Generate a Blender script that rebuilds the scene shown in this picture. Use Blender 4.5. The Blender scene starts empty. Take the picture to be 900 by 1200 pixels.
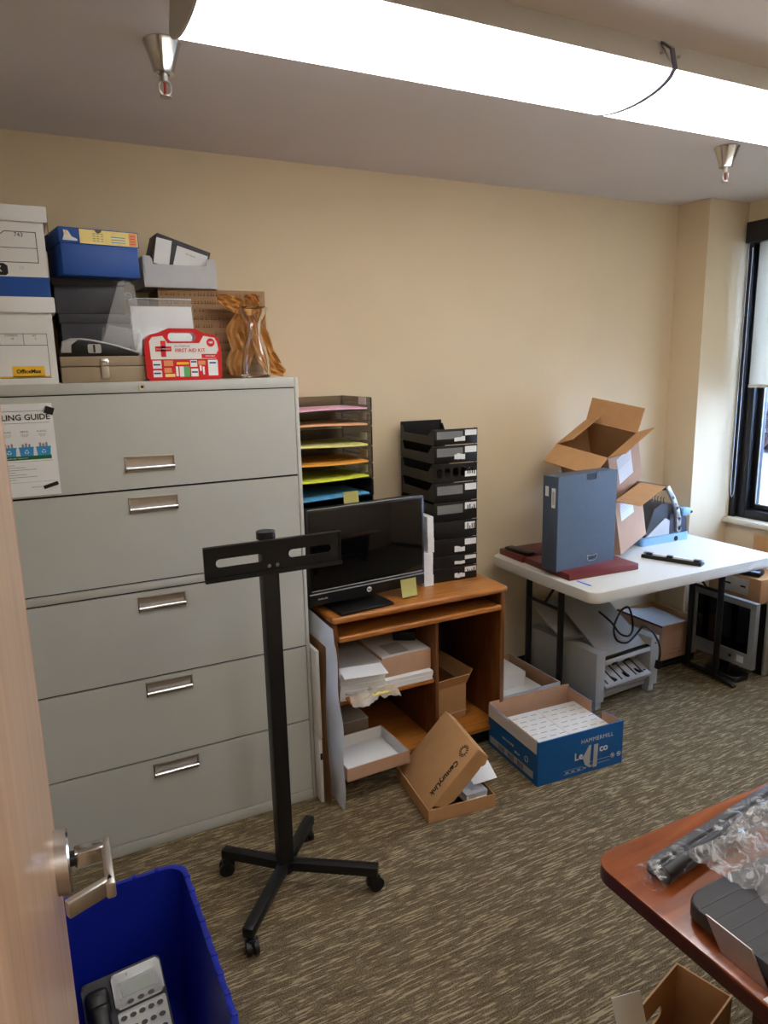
import bpy, bmesh, math, random
from mathutils import Matrix, Vector, Euler, noise
random.seed(7)
S = bpy.context.scene
C = S.collection
PI = math.pi
def rad(a): return math.radians(a)

# ---------------------------------------------------------------- camera, world, exposure
def make_camera():
    yaw, pit, rol = 0.46642523, 0.20090885, 0.02166656
    f = Vector((math.sin(yaw)*math.cos(pit), math.cos(yaw)*math.cos(pit), -math.sin(pit)))
    r = Vector((math.cos(yaw), -math.sin(yaw), 0)); d = f.cross(r)
    c, s = math.cos(rol), math.sin(rol)
    r2 = c*r + s*d; d2 = -s*r + c*d
    cam = bpy.data.cameras.new('camera'); o = bpy.data.objects.new('camera', cam); C.objects.link(o)
    m = Matrix((( r2.x, -d2.x, -f.x, 0), (r2.y, -d2.y, -f.y, 0), (r2.z, -d2.z, -f.z, 1.7), (0, 0, 0, 1)))
    o.matrix_world = m
    cam.sensor_width = 36; cam.lens = 831.5/1200*36; cam.clip_start = 0.01
    S.camera = o
make_camera()
S.view_settings.view_transform = 'Standard'; S.view_settings.look = 'None'
S.view_settings.gamma = 1; S.view_settings.use_curve_mapping = False
S.view_settings.exposure = 0.70
W = bpy.data.worlds.new('world'); S.world = W; W.use_nodes = True
W.node_tree.nodes['Background'].inputs[0].default_value = (0.41, 0.61, 1.0, 1)
W.node_tree.nodes['Background'].inputs[1].default_value = 20.0
LENS_STRENGTH = 4.6
GLOW = (0.97, 0.98, 1.0)

# ---------------------------------------------------------------- materials
def lin(c): return tuple((v/255/12.92 if v <= 10 else ((v/255+0.055)/1.055)**2.4) for v in c)
MATS = {}
def mat(name, rgb, rough=0.6, metal=0.0, var=0.06, scale=30, bump=0.0, bscale=None, spec=0.5, trans=0.0, ior=1.45, alpha=1.0, stretch=None, sheen=0, coat=0):
    if name in MATS: return MATS[name]
    m = bpy.data.materials.new(name); m.use_nodes = True; nt = m.node_tree
    b = nt.nodes['Principled BSDF']; c = lin(rgb)
    tc = nt.nodes.new('ShaderNodeTexCoord'); mp = nt.nodes.new('ShaderNodeMapping')
    nt.links.new(tc.outputs['Object'], mp.inputs[0])
    if stretch: mp.inputs['Scale'].default_value = stretch
    n = nt.nodes.new('ShaderNodeTexNoise'); n.inputs['Scale'].default_value = scale; n.inputs['Detail'].default_value = 4
    nt.links.new(mp.outputs[0], n.inputs['Vector'])
    rp = nt.nodes.new('ShaderNodeValToRGB')
    rp.color_ramp.elements[0].position = .3; rp.color_ramp.elements[1].position = .7
    rp.color_ramp.elements[0].color = tuple(max(0, v*(1-var)) for v in c)+(1,)
    rp.color_ramp.elements[1].color = tuple(min(1, v*(1+var)) for v in c)+(1,)
    nt.links.new(n.outputs[0], rp.inputs[0]); nt.links.new(rp.outputs[0], b.inputs['Base Color'])
    b.inputs['Roughness'].default_value = rough; b.inputs['Metallic'].default_value = metal
    b.inputs['Specular IOR Level'].default_value = spec
    b.inputs['Transmission Weight'].default_value = trans; b.inputs['IOR'].default_value = ior
    b.inputs['Alpha'].default_value = alpha; b.inputs['Coat Weight'].default_value = coat
    if bump:
        bp = nt.nodes.new('ShaderNodeBump'); bp.inputs['Strength'].default_value = bump; bp.inputs['Distance'].default_value = 0.002
        if bscale:
            n2 = nt.nodes.new('ShaderNodeTexNoise'); n2.inputs['Scale'].default_value = bscale; n2.inputs['Detail'].default_value = 3
            nt.links.new(mp.outputs[0], n2.inputs['Vector']); nt.links.new(n2.outputs[0], bp.inputs['Height'])
        else: nt.links.new(n.outputs[0], bp.inputs['Height'])
        nt.links.new(bp.outputs[0], b.inputs['Normal'])
    MATS[name] = m
    return m
def wood(name, dark, light, stretch=(1, 12, 12), scale=6, rough=0.35, coat=0.2):
    m = bpy.data.materials.new(name); m.use_nodes = True; nt = m.node_tree; b = nt.nodes['Principled BSDF']
    tc = nt.nodes.new('ShaderNodeTexCoord'); mp = nt.nodes.new('ShaderNodeMapping'); mp.inputs['Scale'].default_value = stretch
    nt.links.new(tc.outputs['Object'], mp.inputs[0])
    n = nt.nodes.new('ShaderNodeTexNoise'); n.inputs['Scale'].default_value = scale; n.inputs['Detail'].default_value = 8; n.inputs['Distortion'].default_value = .6
    nt.links.new(mp.outputs[0], n.inputs['Vector'])
    rp = nt.nodes.new('ShaderNodeValToRGB'); rp.color_ramp.elements[0].position = .3; rp.color_ramp.elements[1].position = .72
    rp.color_ramp.elements[0].color = lin(dark)+(1,); rp.color_ramp.elements[1].color = lin(light)+(1,)
    nt.links.new(n.outputs[0], rp.inputs[0]); nt.links.new(rp.outputs[0], b.inputs['Base Color'])
    b.inputs['Roughness'].default_value = rough; b.inputs['Coat Weight'].default_value = coat; b.inputs['Coat Roughness'].default_value = .2
    return m
def emis(name, rgb, strength):
    m = bpy.data.materials.new(name); m.use_nodes = True; nt = m.node_tree
    b = nt.nodes['Principled BSDF']; b.inputs['Base Color'].default_value = (.8, .8, .8, 1)
    b.inputs['Emission Color'].default_value = rgb+(1,); b.inputs['Emission Strength'].default_value = strength
    return m
def carpet():
    m = bpy.data.materials.new('carpet'); m.use_nodes = True; nt = m.node_tree; b = nt.nodes['Principled BSDF']
    tc = nt.nodes.new('ShaderNodeTexCoord')
    def nz(sx, sy, scale, det=2):
        mp = nt.nodes.new('ShaderNodeMapping'); mp.inputs['Scale'].default_value = (sx, sy, 1)
        nt.links.new(tc.outputs['Object'], mp.inputs[0])
        n = nt.nodes.new('ShaderNodeTexNoise'); n.inputs['Scale'].default_value = scale; n.inputs['Detail'].default_value = det
        nt.links.new(mp.outputs[0], n.inputs['Vector']); return n
    sx = nt.nodes.new('ShaderNodeSeparateXYZ'); nt.links.new(tc.outputs['Object'], sx.inputs[0])
    def mth(op, i0, v1):
        q = nt.nodes.new('ShaderNodeMath'); q.operation = op; nt.links.new(i0, q.inputs[0]); q.inputs[1].default_value = v1; return q.outputs[0]
    row = mth('MULTIPLY', mth('FLOOR', mth('MULTIPLY', sx.outputs[1], 290), 0), 7.31)
    cx = nt.nodes.new('ShaderNodeCombineXYZ'); nt.links.new(mth('MULTIPLY', sx.outputs[0], 13), cx.inputs[0]); nt.links.new(row, cx.inputs[1])
    a = nt.nodes.new('ShaderNodeTexNoise'); a.inputs['Scale'].default_value = 1; a.inputs['Detail'].default_value = 2; nt.links.new(cx.outputs[0], a.inputs['Vector'])
    g = nz(260, 420, 1.0, 1); p = nz(3, 6, 1.0)
    base = nt.nodes.new('ShaderNodeValToRGB'); e = base.color_ramp.elements
    e[0].position = .32; e[0].color = lin((70, 58, 40))+(1,); e[1].position = .68; e[1].color = lin((140, 123, 94))+(1,)
    nt.links.new(g.outputs[0], base.inputs[0])
    msk = nt.nodes.new('ShaderNodeValToRGB'); e = msk.color_ramp.elements
    e[0].position = .545; e[0].color = (0, 0, 0, 1); e[1].position = .63; e[1].color = (.8, .8, .8, 1)
    nt.links.new(a.outputs[0], msk.inputs[0])
    dk = nt.nodes.new('ShaderNodeValToRGB'); e = dk.color_ramp.elements
    e[0].position = .38; e[0].color = (.66, .64, .62, 1); e[1].position = .47; e[1].color = (1, 1, 1, 1)
    nt.links.new(a.outputs[0], dk.inputs[0])
    mx0 = nt.nodes.new('ShaderNodeMix'); mx0.data_type = 'RGBA'; mx0.blend_type = 'MULTIPLY'; mx0.inputs[0].default_value = 1
    nt.links.new(base.outputs[0], mx0.inputs[6]); nt.links.new(dk.outputs[0], mx0.inputs[7])
    mx = nt.nodes.new('ShaderNodeMix'); mx.data_type = 'RGBA'; mx.inputs[7].default_value = lin((178, 159, 124))+(1,)
    nt.links.new(msk.outputs[0], mx.inputs[0]); nt.links.new(mx0.outputs[2], mx.inputs[6]); nt.links.new(mx.outputs[2], b.inputs['Base Color'])
    mixv = a
    b.inputs['Roughness'].default_value = .95; b.inputs['Specular IOR Level'].default_value = .1
    bp = nt.nodes.new('ShaderNodeBump'); bp.inputs['Strength'].default_value = .6; bp.inputs['Distance'].default_value = .004
    nt.links.new(mixv.outputs[0], bp.inputs['Height']); nt.links.new(bp.outputs[0], b.inputs['Normal'])
    return m
M_CARPET = carpet()
M_WALL = mat('wall_paint', (226, 205, 170), .75, var=.015, scale=4, bump=.08, bscale=300, spec=.25)
M_CEIL = mat('ceiling_paint', (226, 216, 208), .85, var=.015, scale=3, bump=.08, bscale=250, spec=.2)
M_BASE = mat('black_vinyl', (22, 21, 21), .5)
M_SILL = mat('sill_stone', (225, 214, 192), .45, var=.04, scale=60)
M_CAB = mat('cabinet_enamel', (190, 190, 182), .42, var=.012, scale=8, bump=.04, bscale=400, spec=.4)
M_DARKGAP = mat('shadow_gap', (20, 20, 19), .8)
M_CHROME = mat('chrome', (205, 205, 205), .18, 1.0, var=.03)
M_NICKEL = mat('satin_nickel', (196, 190, 182), .42, 1.0, var=.04, scale=80)
M_KRAFT = mat('kraft_card', (196, 150, 104), .8, var=.05, scale=18, bump=.1, bscale=120, spec=.2)
M_KRAFT2 = mat('kraft_card_inner', (176, 134, 92), .85, var=.05, scale=18, spec=.2)
M_KRAFTP = mat('kraft_card_pink', (190, 152, 124), .85, var=.04, scale=18, spec=.2)
M_WHITE = mat('white_paper', (236, 236, 234), .7, var=.02, scale=12, spec=.3)
M_WHITEC = mat('white_card', (226, 223, 216), .65, var=.03, scale=10, spec=.3)
M_LGREY = mat('light_grey_card', (190, 190, 188), .6, var=.03)
M_BLACK = mat('black_plastic', (20, 20, 21), .38, var=.1, scale=50)
M_BLACKM = mat('black_steel', (17, 17, 18), .42, var=.15, scale=90, bump=.1, bscale=500)
M_SCREEN = mat('dark_screen', (6, 6, 8), .06, var=.05, scale=3)
M_SILVER = mat('silver_plastic', (168, 168, 166), .35, .3, var=.03)
M_GREYP = mat('grey_plastic', (172, 172, 166), .5, var=.03, scale=20)
M_TABLE = mat('white_table_plastic', (216, 212, 200), .5, var=.03, scale=150, bump=.15, bscale=500)
M_RED = mat('red_plastic', (204, 24, 30), .3, var=.04)
M_REDT = mat('red_ink', (214, 28, 36), .6)
M_INK = mat('black_ink', (28, 28, 30), .7)
M_INKG = mat('grey_ink', (120, 120, 118), .7)
M_BLUEC = mat('blue_card', (20, 74, 150), .5, var=.04, scale=14)
M_BLUEH = mat('blue_print_card', (16, 96, 164), .45, var=.04, scale=14)
M_YELL = mat('yellow_ink', (246, 190, 44), .6)
M_CREAM = mat('cream_ink', (238, 214, 130), .6)
M_ORANGE = mat('orange_ink', (232, 150, 96), .6)
M_GREEN = mat('green_ink', (34, 106, 66), .7)
M_SKY = mat('sky_ink', (54, 146, 200), .6)
M_BIN = mat('blue_bin_plastic', (18, 36, 148), .38, var=.06, scale=12, bump=.05, bscale=60)
M_SLATE = mat('slate_board', (80, 93, 107), .5, var=.05, scale=40)
M_DGREY = mat('dark_grey_board', (60, 60, 64), .55, var=.05, scale=30)
M_TAN = mat('tan_board', (158, 138, 112), .6, var=.04, scale=30)
M_MAROON = mat('maroon_leatherette', (112, 44, 42), .35, var=.08, scale=120, bump=.2, bscale=260)
M_POST = mat('sticky_yellow', (234, 226, 140), .7, var=.02)
M_LBLUE = mat('pale_blue_plastic', (138, 178, 214), .4, var=.03)
M_SMOKE = mat('smoked_plastic', (112, 92, 66), .2, var=.03, alpha=.6)
M_ACRYL = mat('clear_acrylic', (240, 245, 245), .04, var=.01, alpha=.13, spec=.8)
M_GLASS = mat('clear_glass', (250, 250, 250), .02, var=.01, trans=1.0, ior=1.45)
M_PLASTW = mat('clear_plastic_film', (225, 228, 232), .12, var=.03, alpha=.17, bump=1.0, bscale=45, spec=.9)
M_GOLD = mat('gold_satin', (230, 172, 96), .38, .05, var=.08, scale=25, bump=.3, bscale=30)
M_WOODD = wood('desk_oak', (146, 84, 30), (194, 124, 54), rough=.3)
M_WOODV = wood('desk_oak_upright', (86, 48, 20), (126, 76, 32), stretch=(12, 12, 1), rough=.35)  # darker than the top: shade of the desk inside put into the wood
M_CHERRY = wood('cherry_laminate', (122, 58, 26), (156, 84, 42), stretch=(1.2, 10, 10), scale=3, rough=.22, coat=.5)
M_CHERRYD = mat('dark_cherry_edge', (70, 28, 20), .3, var=.1)
M_DOOR = wood('door_veneer', (190, 148, 112), (220, 182, 148), stretch=(6, 6, .5), scale=5, rough=.3, coat=.3)
M_DOORE = mat('door_edge', (206, 160, 132), .5)
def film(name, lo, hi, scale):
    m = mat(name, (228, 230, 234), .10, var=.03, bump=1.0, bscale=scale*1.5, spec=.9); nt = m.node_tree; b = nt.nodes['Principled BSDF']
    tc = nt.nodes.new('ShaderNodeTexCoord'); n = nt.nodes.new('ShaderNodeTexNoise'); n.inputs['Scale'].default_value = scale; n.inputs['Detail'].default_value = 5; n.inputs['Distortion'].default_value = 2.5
    mr = nt.nodes.new('ShaderNodeMapRange'); mr.inputs[1].default_value = .48; mr.inputs[2].default_value = .68; mr.inputs[3].default_value = lo; mr.inputs[4].default_value = hi  # opacity noise: thicker folds, also standing in for white crinkle highlights
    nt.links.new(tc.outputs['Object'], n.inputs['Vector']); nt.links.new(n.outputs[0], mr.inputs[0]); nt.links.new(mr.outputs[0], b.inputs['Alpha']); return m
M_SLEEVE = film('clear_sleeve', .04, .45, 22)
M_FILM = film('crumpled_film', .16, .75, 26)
M_EMIT = emis('lamp_diffuser', GLOW, LENS_STRENGTH)
M_FIX = mat('fixture_enamel', (196, 190, 180), .45, var=.02)
M_SHADE = mat('blind_fabric', (206, 198, 182), .9, var=.03, scale=300)
M_FRAME = mat('window_bronze', (26, 26, 30), .4, var=.05)

# ---------------------------------------------------------------- mesh building
I4 = Matrix.Identity(4)
def T(x, y, z): return Matrix.Translation((x, y, z))
def RX(a): return Matrix.Rotation(rad(a), 4, 'X')
def RY(a): return Matrix.Rotation(rad(a), 4, 'Y')
def RZ(a): return Matrix.Rotation(rad(a), 4, 'Z')
class B:
    def __init__(self): self.bm = bmesh.new(); self.mats = []; self.smooth = False
    def mi(self, m):
        if m not in self.mats: self.mats.append(m)
        return self.mats.index(m)
    def _merge(self, b2, m, M=None, smooth=False):
        i = self.mi(m)
        if M is not None: bmesh.ops.transform(b2, matrix=M, verts=b2.verts)
        for f in b2.faces: f.material_index = i; f.smooth = smooth
        me = bpy.data.meshes.new('t'); b2.to_mesh(me); b2.free()
        self.bm.from_mesh(me); bpy.data.meshes.remove(me)
        return self
    def box(self, x0, y0, z0, x1, y1, z1, m, bev=0, M=None, seg=2):
        b2 = bmesh.new(); bmesh.ops.create_cube(b2, size=1)
        bmesh.ops.transform(b2, matrix=T((x0+x1)/2, (y0+y1)/2, (z0+z1)/2) @ Matrix.Diagonal((abs(x1-x0), abs(y1-y0), abs(z1-z0), 1)), verts=b2.verts)
        if bev: bmesh.ops.bevel(b2, geom=b2.edges[:], offset=bev, segments=seg, profile=.5, affect='EDGES')
        return self._merge(b2, m, M)
    def cyl(self, p, q, r, m, r2=None, seg=20, M=None, smooth=True, caps=True):
        p, q = Vector(p), Vector(q); d = q-p
        b2 = bmesh.new(); bmesh.ops.create_cone(b2, cap_ends=caps, segments=seg, radius1=r, radius2=r if r2 is None else r2, depth=d.length)
        R = d.to_track_quat('Z', 'Y').to_matrix().to_4x4()
        bmesh.ops.transform(b2, matrix=Matrix.Translation((p+q)/2) @ R, verts=b2.verts)
        return self._merge(b2, m, M, smooth)
    def tube(self, pts, r, m, seg=8, M=None):
        b2 = bmesh.new(); P = [Vector(p) for p in pts]; rings = []; up = None
        for i, p in enumerate(P):
            t = (P[min(i+1, len(P)-1)]-P[max(i-1, 0)]).normalized()
            if up is None: up = t.orthogonal().normalized()
            up = (up - t*up.dot(t)).normalized(); s = t.cross(up)
            rr = r[i] if isinstance(r, (list, tuple)) else r
            rings.append([b2.verts.new(p + (up*math.cos(2*PI*k/seg)+s*math.sin(2*PI*k/seg))*rr) for k in range(seg)])
        for a, b in zip(rings, rings[1:]):
            for k in range(seg): b2.faces.new((a[k], a[(k+1) % seg], b[(k+1) % seg], b[k]))
        b2.faces.new(rings[0][::-1]); b2.faces.new(rings[-1])
        return self._merge(b2, m, M, True)
    def prism(self, poly, t, m, M=None, bev=0):      # polygon in XZ, thickness t along +Y
        b2 = bmesh.new()
        v0 = [b2.verts.new((x, 0, z)) for x, z in poly]; v1 = [b2.verts.new((x, t, z)) for x, z in poly]
        n = len(poly); b2.faces.new(v0); b2.faces.new(v1[::-1])
        for i in range(n): b2.faces.new((v0[i], v1[i], v1[(i+1) % n], v0[(i+1) % n]))
        bmesh.ops.recalc_face_normals(b2, faces=b2.faces)
        if bev: bmesh.ops.bevel(b2, geom=b2.edges[:], offset=bev, segments=2, profile=.5, affect='EDGES')
        return self._merge(b2, m, M)
    def lathe(self, prof, m, seg=28, M=None):         # (r,z) profile
        b2 = bmesh.new(); rings = []
        for r, z in prof: rings.append([b2.verts.new((max(r, 1e-5)*math.cos(2*PI*k/seg), max(r, 1e-5)*math.sin(2*PI*k/seg), z)) for k in range(seg)])
        for a, b in zip(rings, rings[1:]):
            for k in range(seg): b2.faces.new((a[k], a[(k+1) % seg], b[(k+1) % seg], b[k]))
        bmesh.ops.remove_doubles(b2, verts=b2.verts, dist=1e-5)
        return self._merge(b2, m, M, True)
    def plate(self, loops, t, m, M=None):             # loops in XZ (outer, holes...), thickness t along +Y
        cu = bpy.data.curves.new('c', 'CURVE'); cu.dimensions = '2D'; cu.fill_mode = 'BOTH'; cu.extrude = t/2
        for lp in loops:
            s = cu.splines.new('POLY'); s.points.add(len(lp)-1); s.use_cyclic_u = True
            for i, (x, y) in enumerate(lp): s.points[i].co = (x, y, 0, 1)
        o = bpy.data.objects.new('c', cu); C.objects.link(o)
        dg = bpy.context.evaluated_depsgraph_get(); me = bpy.data.meshes.new_from_object(o.evaluated_get(dg))
        bpy.data.objects.remove(o); bpy.data.curves.remove(cu)
        b2 = bmesh.new(); b2.from_mesh(me); bpy.data.meshes.remove(me)
        bmesh.ops.remove_doubles(b2, verts=b2.verts, dist=1e-6)
        bmesh.ops.transform(b2, matrix=T(0, t/2, 0) @ Matrix.Rotation(PI/2, 4, 'X'), verts=b2.verts)
        bmesh.ops.recalc_face_normals(b2, faces=b2.faces)
        return self._merge(b2, m, M)
    def grid(self, fn, nu, nv, m, M=None, smooth=True, thick=0):
        b2 = bmesh.new(); V = [[b2.verts.new(fn(i/nu, j/nv)) for j in range(nv+1)] for i in range(nu+1)]
        for i in range(nu):
            for j in range(nv): b2.faces.new((V[i][j], V[i+1][j], V[i+1][j+1], V[i][j+1]))
        if thick:
            bmesh.ops.solidify(b2, geom=b2.faces[:], thickness=thick)
        return self._merge(b2, m, M, smooth)
    def openbox(self, w, d, h, m, t=.004, M=None, inner=None):   # corner at origin, open top
        inner = inner or m; e = .0006
        for (a, b, c, dd) in ((0, 0, w, t), (0, d-t, w, d), (0, t, t, d-t), (w-t, t, w, d-t)): self.box(a, b, 0, c, dd, h, m, M=M)
        self.box(0, 0, 0, w, d, t, m, M=M)
        if inner is not m:
            self.box(t, t, t, w-t, t+e, h-.001, inner, M=M); self.box(t, d-t-e, t, w-t, d-t, h-.001, inner, M=M)
            self.box(t, t, t, t+e, d-t, h-.001, inner, M=M); self.box(w-t-e, t, t, w-t, d-t, h-.001, inner, M=M)
            self.box(t, t, t, w-t, d-t, t+e, inner, M=M)
        return self
    def build(self, name, parent=None, label=None, loc=None, rot=None):
        me = bpy.data.meshes.new(name); self.bm.to_mesh(me); self.bm.free(); me.set_sharp_from_angle(angle=rad(38))
        for m in self.mats: me.materials.append(m)
        o = bpy.data.objects.new(name, me); C.objects.link(o)
        if parent is not None: o.parent = parent
        if label: o['label'] = label
        if loc is not None: o.location = loc
        if rot is not None: o.rotation_euler = tuple(rad(a) for a in rot)
        return o
def thing(name, label, cat, loc=(0, 0, 0), rot=(0, 0, 0), group=None):
    o = bpy.data.objects.new(name, None); C.objects.link(o); o.empty_display_size = .05
    o.location = loc; o.rotation_euler = tuple(rad(a) for a in rot); o['label'] = label; o['category'] = cat
    if group: o['group'] = group
    return o
def solo(b, name, label, cat, loc=(0, 0, 0), rot=(0, 0, 0), group=None):
    o = b.build(name, None, None, loc, rot); o['label'] = label; o['category'] = cat
    if group: o['group'] = group
    return o
def struct(b, name, parent=None):
    o = b.build(name, parent)
    if parent is None: o['kind'] = 'structure'
    return o
def frontM(x, y, z, rz=0):        # text plane facing -Y, up +Z
    return T(x, y, z) @ RZ(rz) @ Matrix.Rotation(PI/2, 4, 'X')
def text(s, size, M, m, b, align='CENTER', sx=1.0, bold=0.0, space=1.0):
    cu = bpy.data.curves.new('txt', 'FONT'); cu.body = s; cu.size = size; cu.align_x = align; cu.align_y = 'CENTER'
    cu.extrude = .0003; cu.offset = bold; cu.space_character = space; cu.resolution_u = 2
    o = bpy.data.objects.new('txt', cu); C.objects.link(o)
    dg = bpy.context.evaluated_depsgraph_get(); me = bpy.data.meshes.new_from_object(o.evaluated_get(dg))
    bpy.data.objects.remove(o); bpy.data.curves.remove(cu)
    b2 = bmesh.new(); b2.from_mesh(me); bpy.data.meshes.remove(me)
    b._merge(b2, m, M @ Matrix.Diagonal((sx, 1, 1, 1)))
    return b
def rrect(x0, z0, x1, z1, r, n=6):
    out = []
    for cx, cz, a0 in ((x1-r, z0+r, -90), (x1-r, z1-r, 0), (x0+r, z1-r, 90), (x0+r, z0+r, 180)):
        for k in range(n+1):
            a = rad(a0+90*k/n); out.append((cx+r*math.cos(a), cz+r*math.sin(a)))
    return out

# ---------------------------------------------------------------- room shell
WY, CZ, CXX, CYY, RXX = 3.0, 2.545, 3.386, 2.79, 3.70
b = B(); b.box(-.7, -1.6, -.05, 3.9, 3.1, 0, M_CARPET); struct(b, 'floor')
b = B(); b.box(-.7, -1.6, CZ, 3.9, 3.1, CZ+.08, M_CEIL); struct(b, 'ceiling')
b = B(); b.box(-.7, WY, 0, 3.9, WY+.1, CZ, M_WALL); struct(b, 'wall_back')
b = B(); b.box(-.7, -1.6, 0, -.6, WY, CZ, M_WALL); struct(b, 'wall_left')
b = B(); b.box(CXX, CYY, 0, RXX+.1, WY, CZ, M_WALL, M=I4); struct(b, 'wall_column')
WZ0, WZ1, WY0, WY1 = .785, 2.44, 1.35, CYY
b = B()
b.box(RXX, -1.6, 0, RXX+.2, WY0, CZ, M_WALL); b.box(RXX, WY0, 0, RXX+.2, WY1, WZ0-.03, M_WALL)
b.box(RXX, WY0, WZ1, RXX+.2, WY1, CZ, M_WALL); struct(b, 'wall_right')
b = B(); b.box(-.6, .02, 0, -.06, .14, CZ, M_WALL); b.box(.92, .02, 0, RXX, .14, CZ, M_WALL); b.box(-.06, .02, 2.13, .92, .14, CZ, M_WALL); struct(b, 'wall_front')
b = B(); b.box(-.7, -1.7, 0, 3.9, -1.6, CZ, M_WALL); struct(b, 'wall_corridor')
b = B(); b.box(-.6, WY-.012, 0, CXX, WY, .1, M_BASE, .003); struct(b, 'baseboard_back')
b = B(); b.box(CXX-.012, CYY-.012, 0, RXX, CYY, .1, M_BASE, .003); b.box(CXX-.012, CYY, 0, CXX, WY-.012, .1, M_BASE); struct(b, 'baseboard_column')
b = B(); b.box(RXX-.012, .14, 0, RXX, CYY-.013, .1, M_BASE, .003); struct(b, 'baseboard_right')
b = B(); b.box(RXX-.035, WY0, WZ0-.03, RXX+.12, CYY-.001, WZ0, M_SILL, .004); struct(b, 'trim_1')
# window
win = bpy.data.objects.new('window_1', None); C.objects.link(win); win['kind'] = 'structure'; win.location = (0, 0, 0)
b = B(); X0, X1 = RXX+.04, RXX+.14
b.box(X0, WY1-.09, WZ0, X1, WY1, WZ1, M_FRAME, .002); b.box(X0, WY0, WZ0, X1, WY0+.06, WZ1, M_FRAME, .002)
b.box(X0, WY0+.06, WZ0, X1, WY1-.09, WZ0+.05, M_FRAME, .002); b.box(X0, WY0+.06, WZ1-.07, X1, WY1-.09, WZ1, M_FRAME, .002)
b.box(X0-.025, WY1-.04, WZ0, X0, WY1, WZ1, M_FRAME, .002)
b.build('window_frame', win)
b = B(); ya, yb, za, zb = WY0+.06, WY1-.09, WZ0+.05, WZ1-.07
for (a, c, d, e) in ((ya, za, ya+.04, zb), (yb-.03, za, yb, zb), (ya+.04, za, yb-.03, za+.035), (ya+.04, zb-.04, yb-.03, zb)):
    b.box(X0+.045, a, c, X0+.085, d, e, M_FRAME, .002)
b.box(X0+.04, yb-.037, za+.03, X0+.046, yb-.031, zb, M_SILVER); b.box(X0+.04, ya+.03, za+.03, X0+.046, yb-.031, za+.037, M_SILVER)
b.build('window_sash', win)
b = B(); b.box(X0+.06, ya+.03, za+.03, X0+.064, yb-.03, zb-.03, M_GLASS); b.build('window_pane', win)
# outside
b = B(); b.box(4.2, -20, -1.1, 40, 40, -1, mat('pale_ground', (88, 84, 80), .9, var=.05, scale=.5)); struct(b, 'floor_outside')
b = B(); b.box(25.6, 2, -1, 25.9, 26, .62, mat('pale_masonry', (120, 122, 126), .9)); struct(b, 'wall_outside')
b = B(); rnd = random.Random(3)
mI = mat('ivy_leaf', (60, 36, 34), .8, var=.6, scale=3)
for i in range(900):
    x, y, z = 20.2+rnd.uniform(-1, 1), rnd.uniform(6, 20), rnd.uniform(-1.0, .05+.2*math.sin(i)) if i % 3 else rnd.uniform(.0, .3)
    a = Matrix.Translation((x, y, z)) @ Euler((rnd.uniform(0, 3), rnd.uniform(0, 3), rnd.uniform(0, 3))).to_matrix().to_4x4()
    b.box(-.22, -.16, -.01, .22, .16, .01, mI, M=a)
o = solo(b, 'ivy_hedge', 'reddish leafy hedge seen through the window above the pale outside wall', 'hedge'); o['kind'] = 'stuff'
# roller blind
rb = thing('roller_blind', 'beige roller blind with black cassette hanging over the window', 'blind', (RXX+.01, 2.7, 2.3))
def RB(b, n, l=None): o = b.build(n, rb, l); o.location = (-(RXX+.01), -2.7, -2.3); return o
b = B(); b.box(RXX-.05, WY0-.02, 2.325, RXX+.035, 2.762, 2.435, M_FRAME, .004); RB(b, 'cassette', 'black box housing')
b = B(); b.grid(lambda u, v: Vector((RXX-.005+.002*math.sin(u*9), WY0+.05+(2.705-WY0-.05)*u, 1.56+.77*v)), 16, 4, M_SHADE, thick=.0015); RB(b, 'blind_fabric')
b = B(); b.box(RXX-.012, WY0+.05, 1.545, RXX+.004, 2.705, 1.562, M_SHADE, .002); RB(b, 'bottom_rail')
b = B()
pts = [(RXX-.03, 2.752, 2.33)]+[(RXX-.03, 2.752, z/100) for z in range(230, 95, -5)]+[(RXX-.03, 2.748, .925), (RXX-.03, 2.74, .91), (RXX-.03, 2.732, .925)]+[(RXX-.03, 2.728, z/100) for z in range(95, 232, 5)]
b.tube(pts, .0022, M_SILVER, 6); RB(b, 'chain', 'silver bead chain loop')
# door
dr = bpy.data.objects.new('door_1', None); C.objects.link(dr); dr['kind'] = 'structure'
dr.location = (-.051, .2, 0); dr.rotation_euler = (0, 0, rad(-1.7))
b = B(); b.box(-.045, 0, .01, 0, .895, 2.1, M_DOOR, .001); b.build('door_leaf', dr)
b = B(); b.box(-.045, .8955, .012, .0005, .9, 2.098, M_DOORE, .0008); b.build('edge_band', dr)
b = B()
RL = (0, .832, 1.005)
b.cyl((0, .832, 1.005), (.017, .832, 1.005), .045, M_NICKEL, seg=40); b.cyl((.017, .832, 1.005), (.0195, .832, 1.005), .045, M_CHROME, r2=.042, seg=40)
hd = b.build('door_handle', dr, 'satin nickel lever on round rose')
b = B(); b.cyl((.019, .832, 1.005), (.028, .832, 1.005), .011, M_BLACK); 
b.box(.025, .822, .993, .068, .846, 1.017, M_CHROME, .003)
b.box(.062, .735, .993, .0745, .846, 1.017, M_NICKEL, .003)
b.box(-.0, -.012, 0, .066, 0, .024, M_NICKEL, .002, M=T(.0745, .747, .993) @ RZ(205))
b.build('lever', hd)
b = B(); b.box(-.10, -.0, 0, -.06, .16, 2.15, M_FIX) ; b.box(.92, -.0, 0, .95, .16, 2.15, M_FIX); b.box(-.06, 0, 2.115, .92, .16, 2.15, M_FIX); struct(b, 'trim_2')

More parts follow.
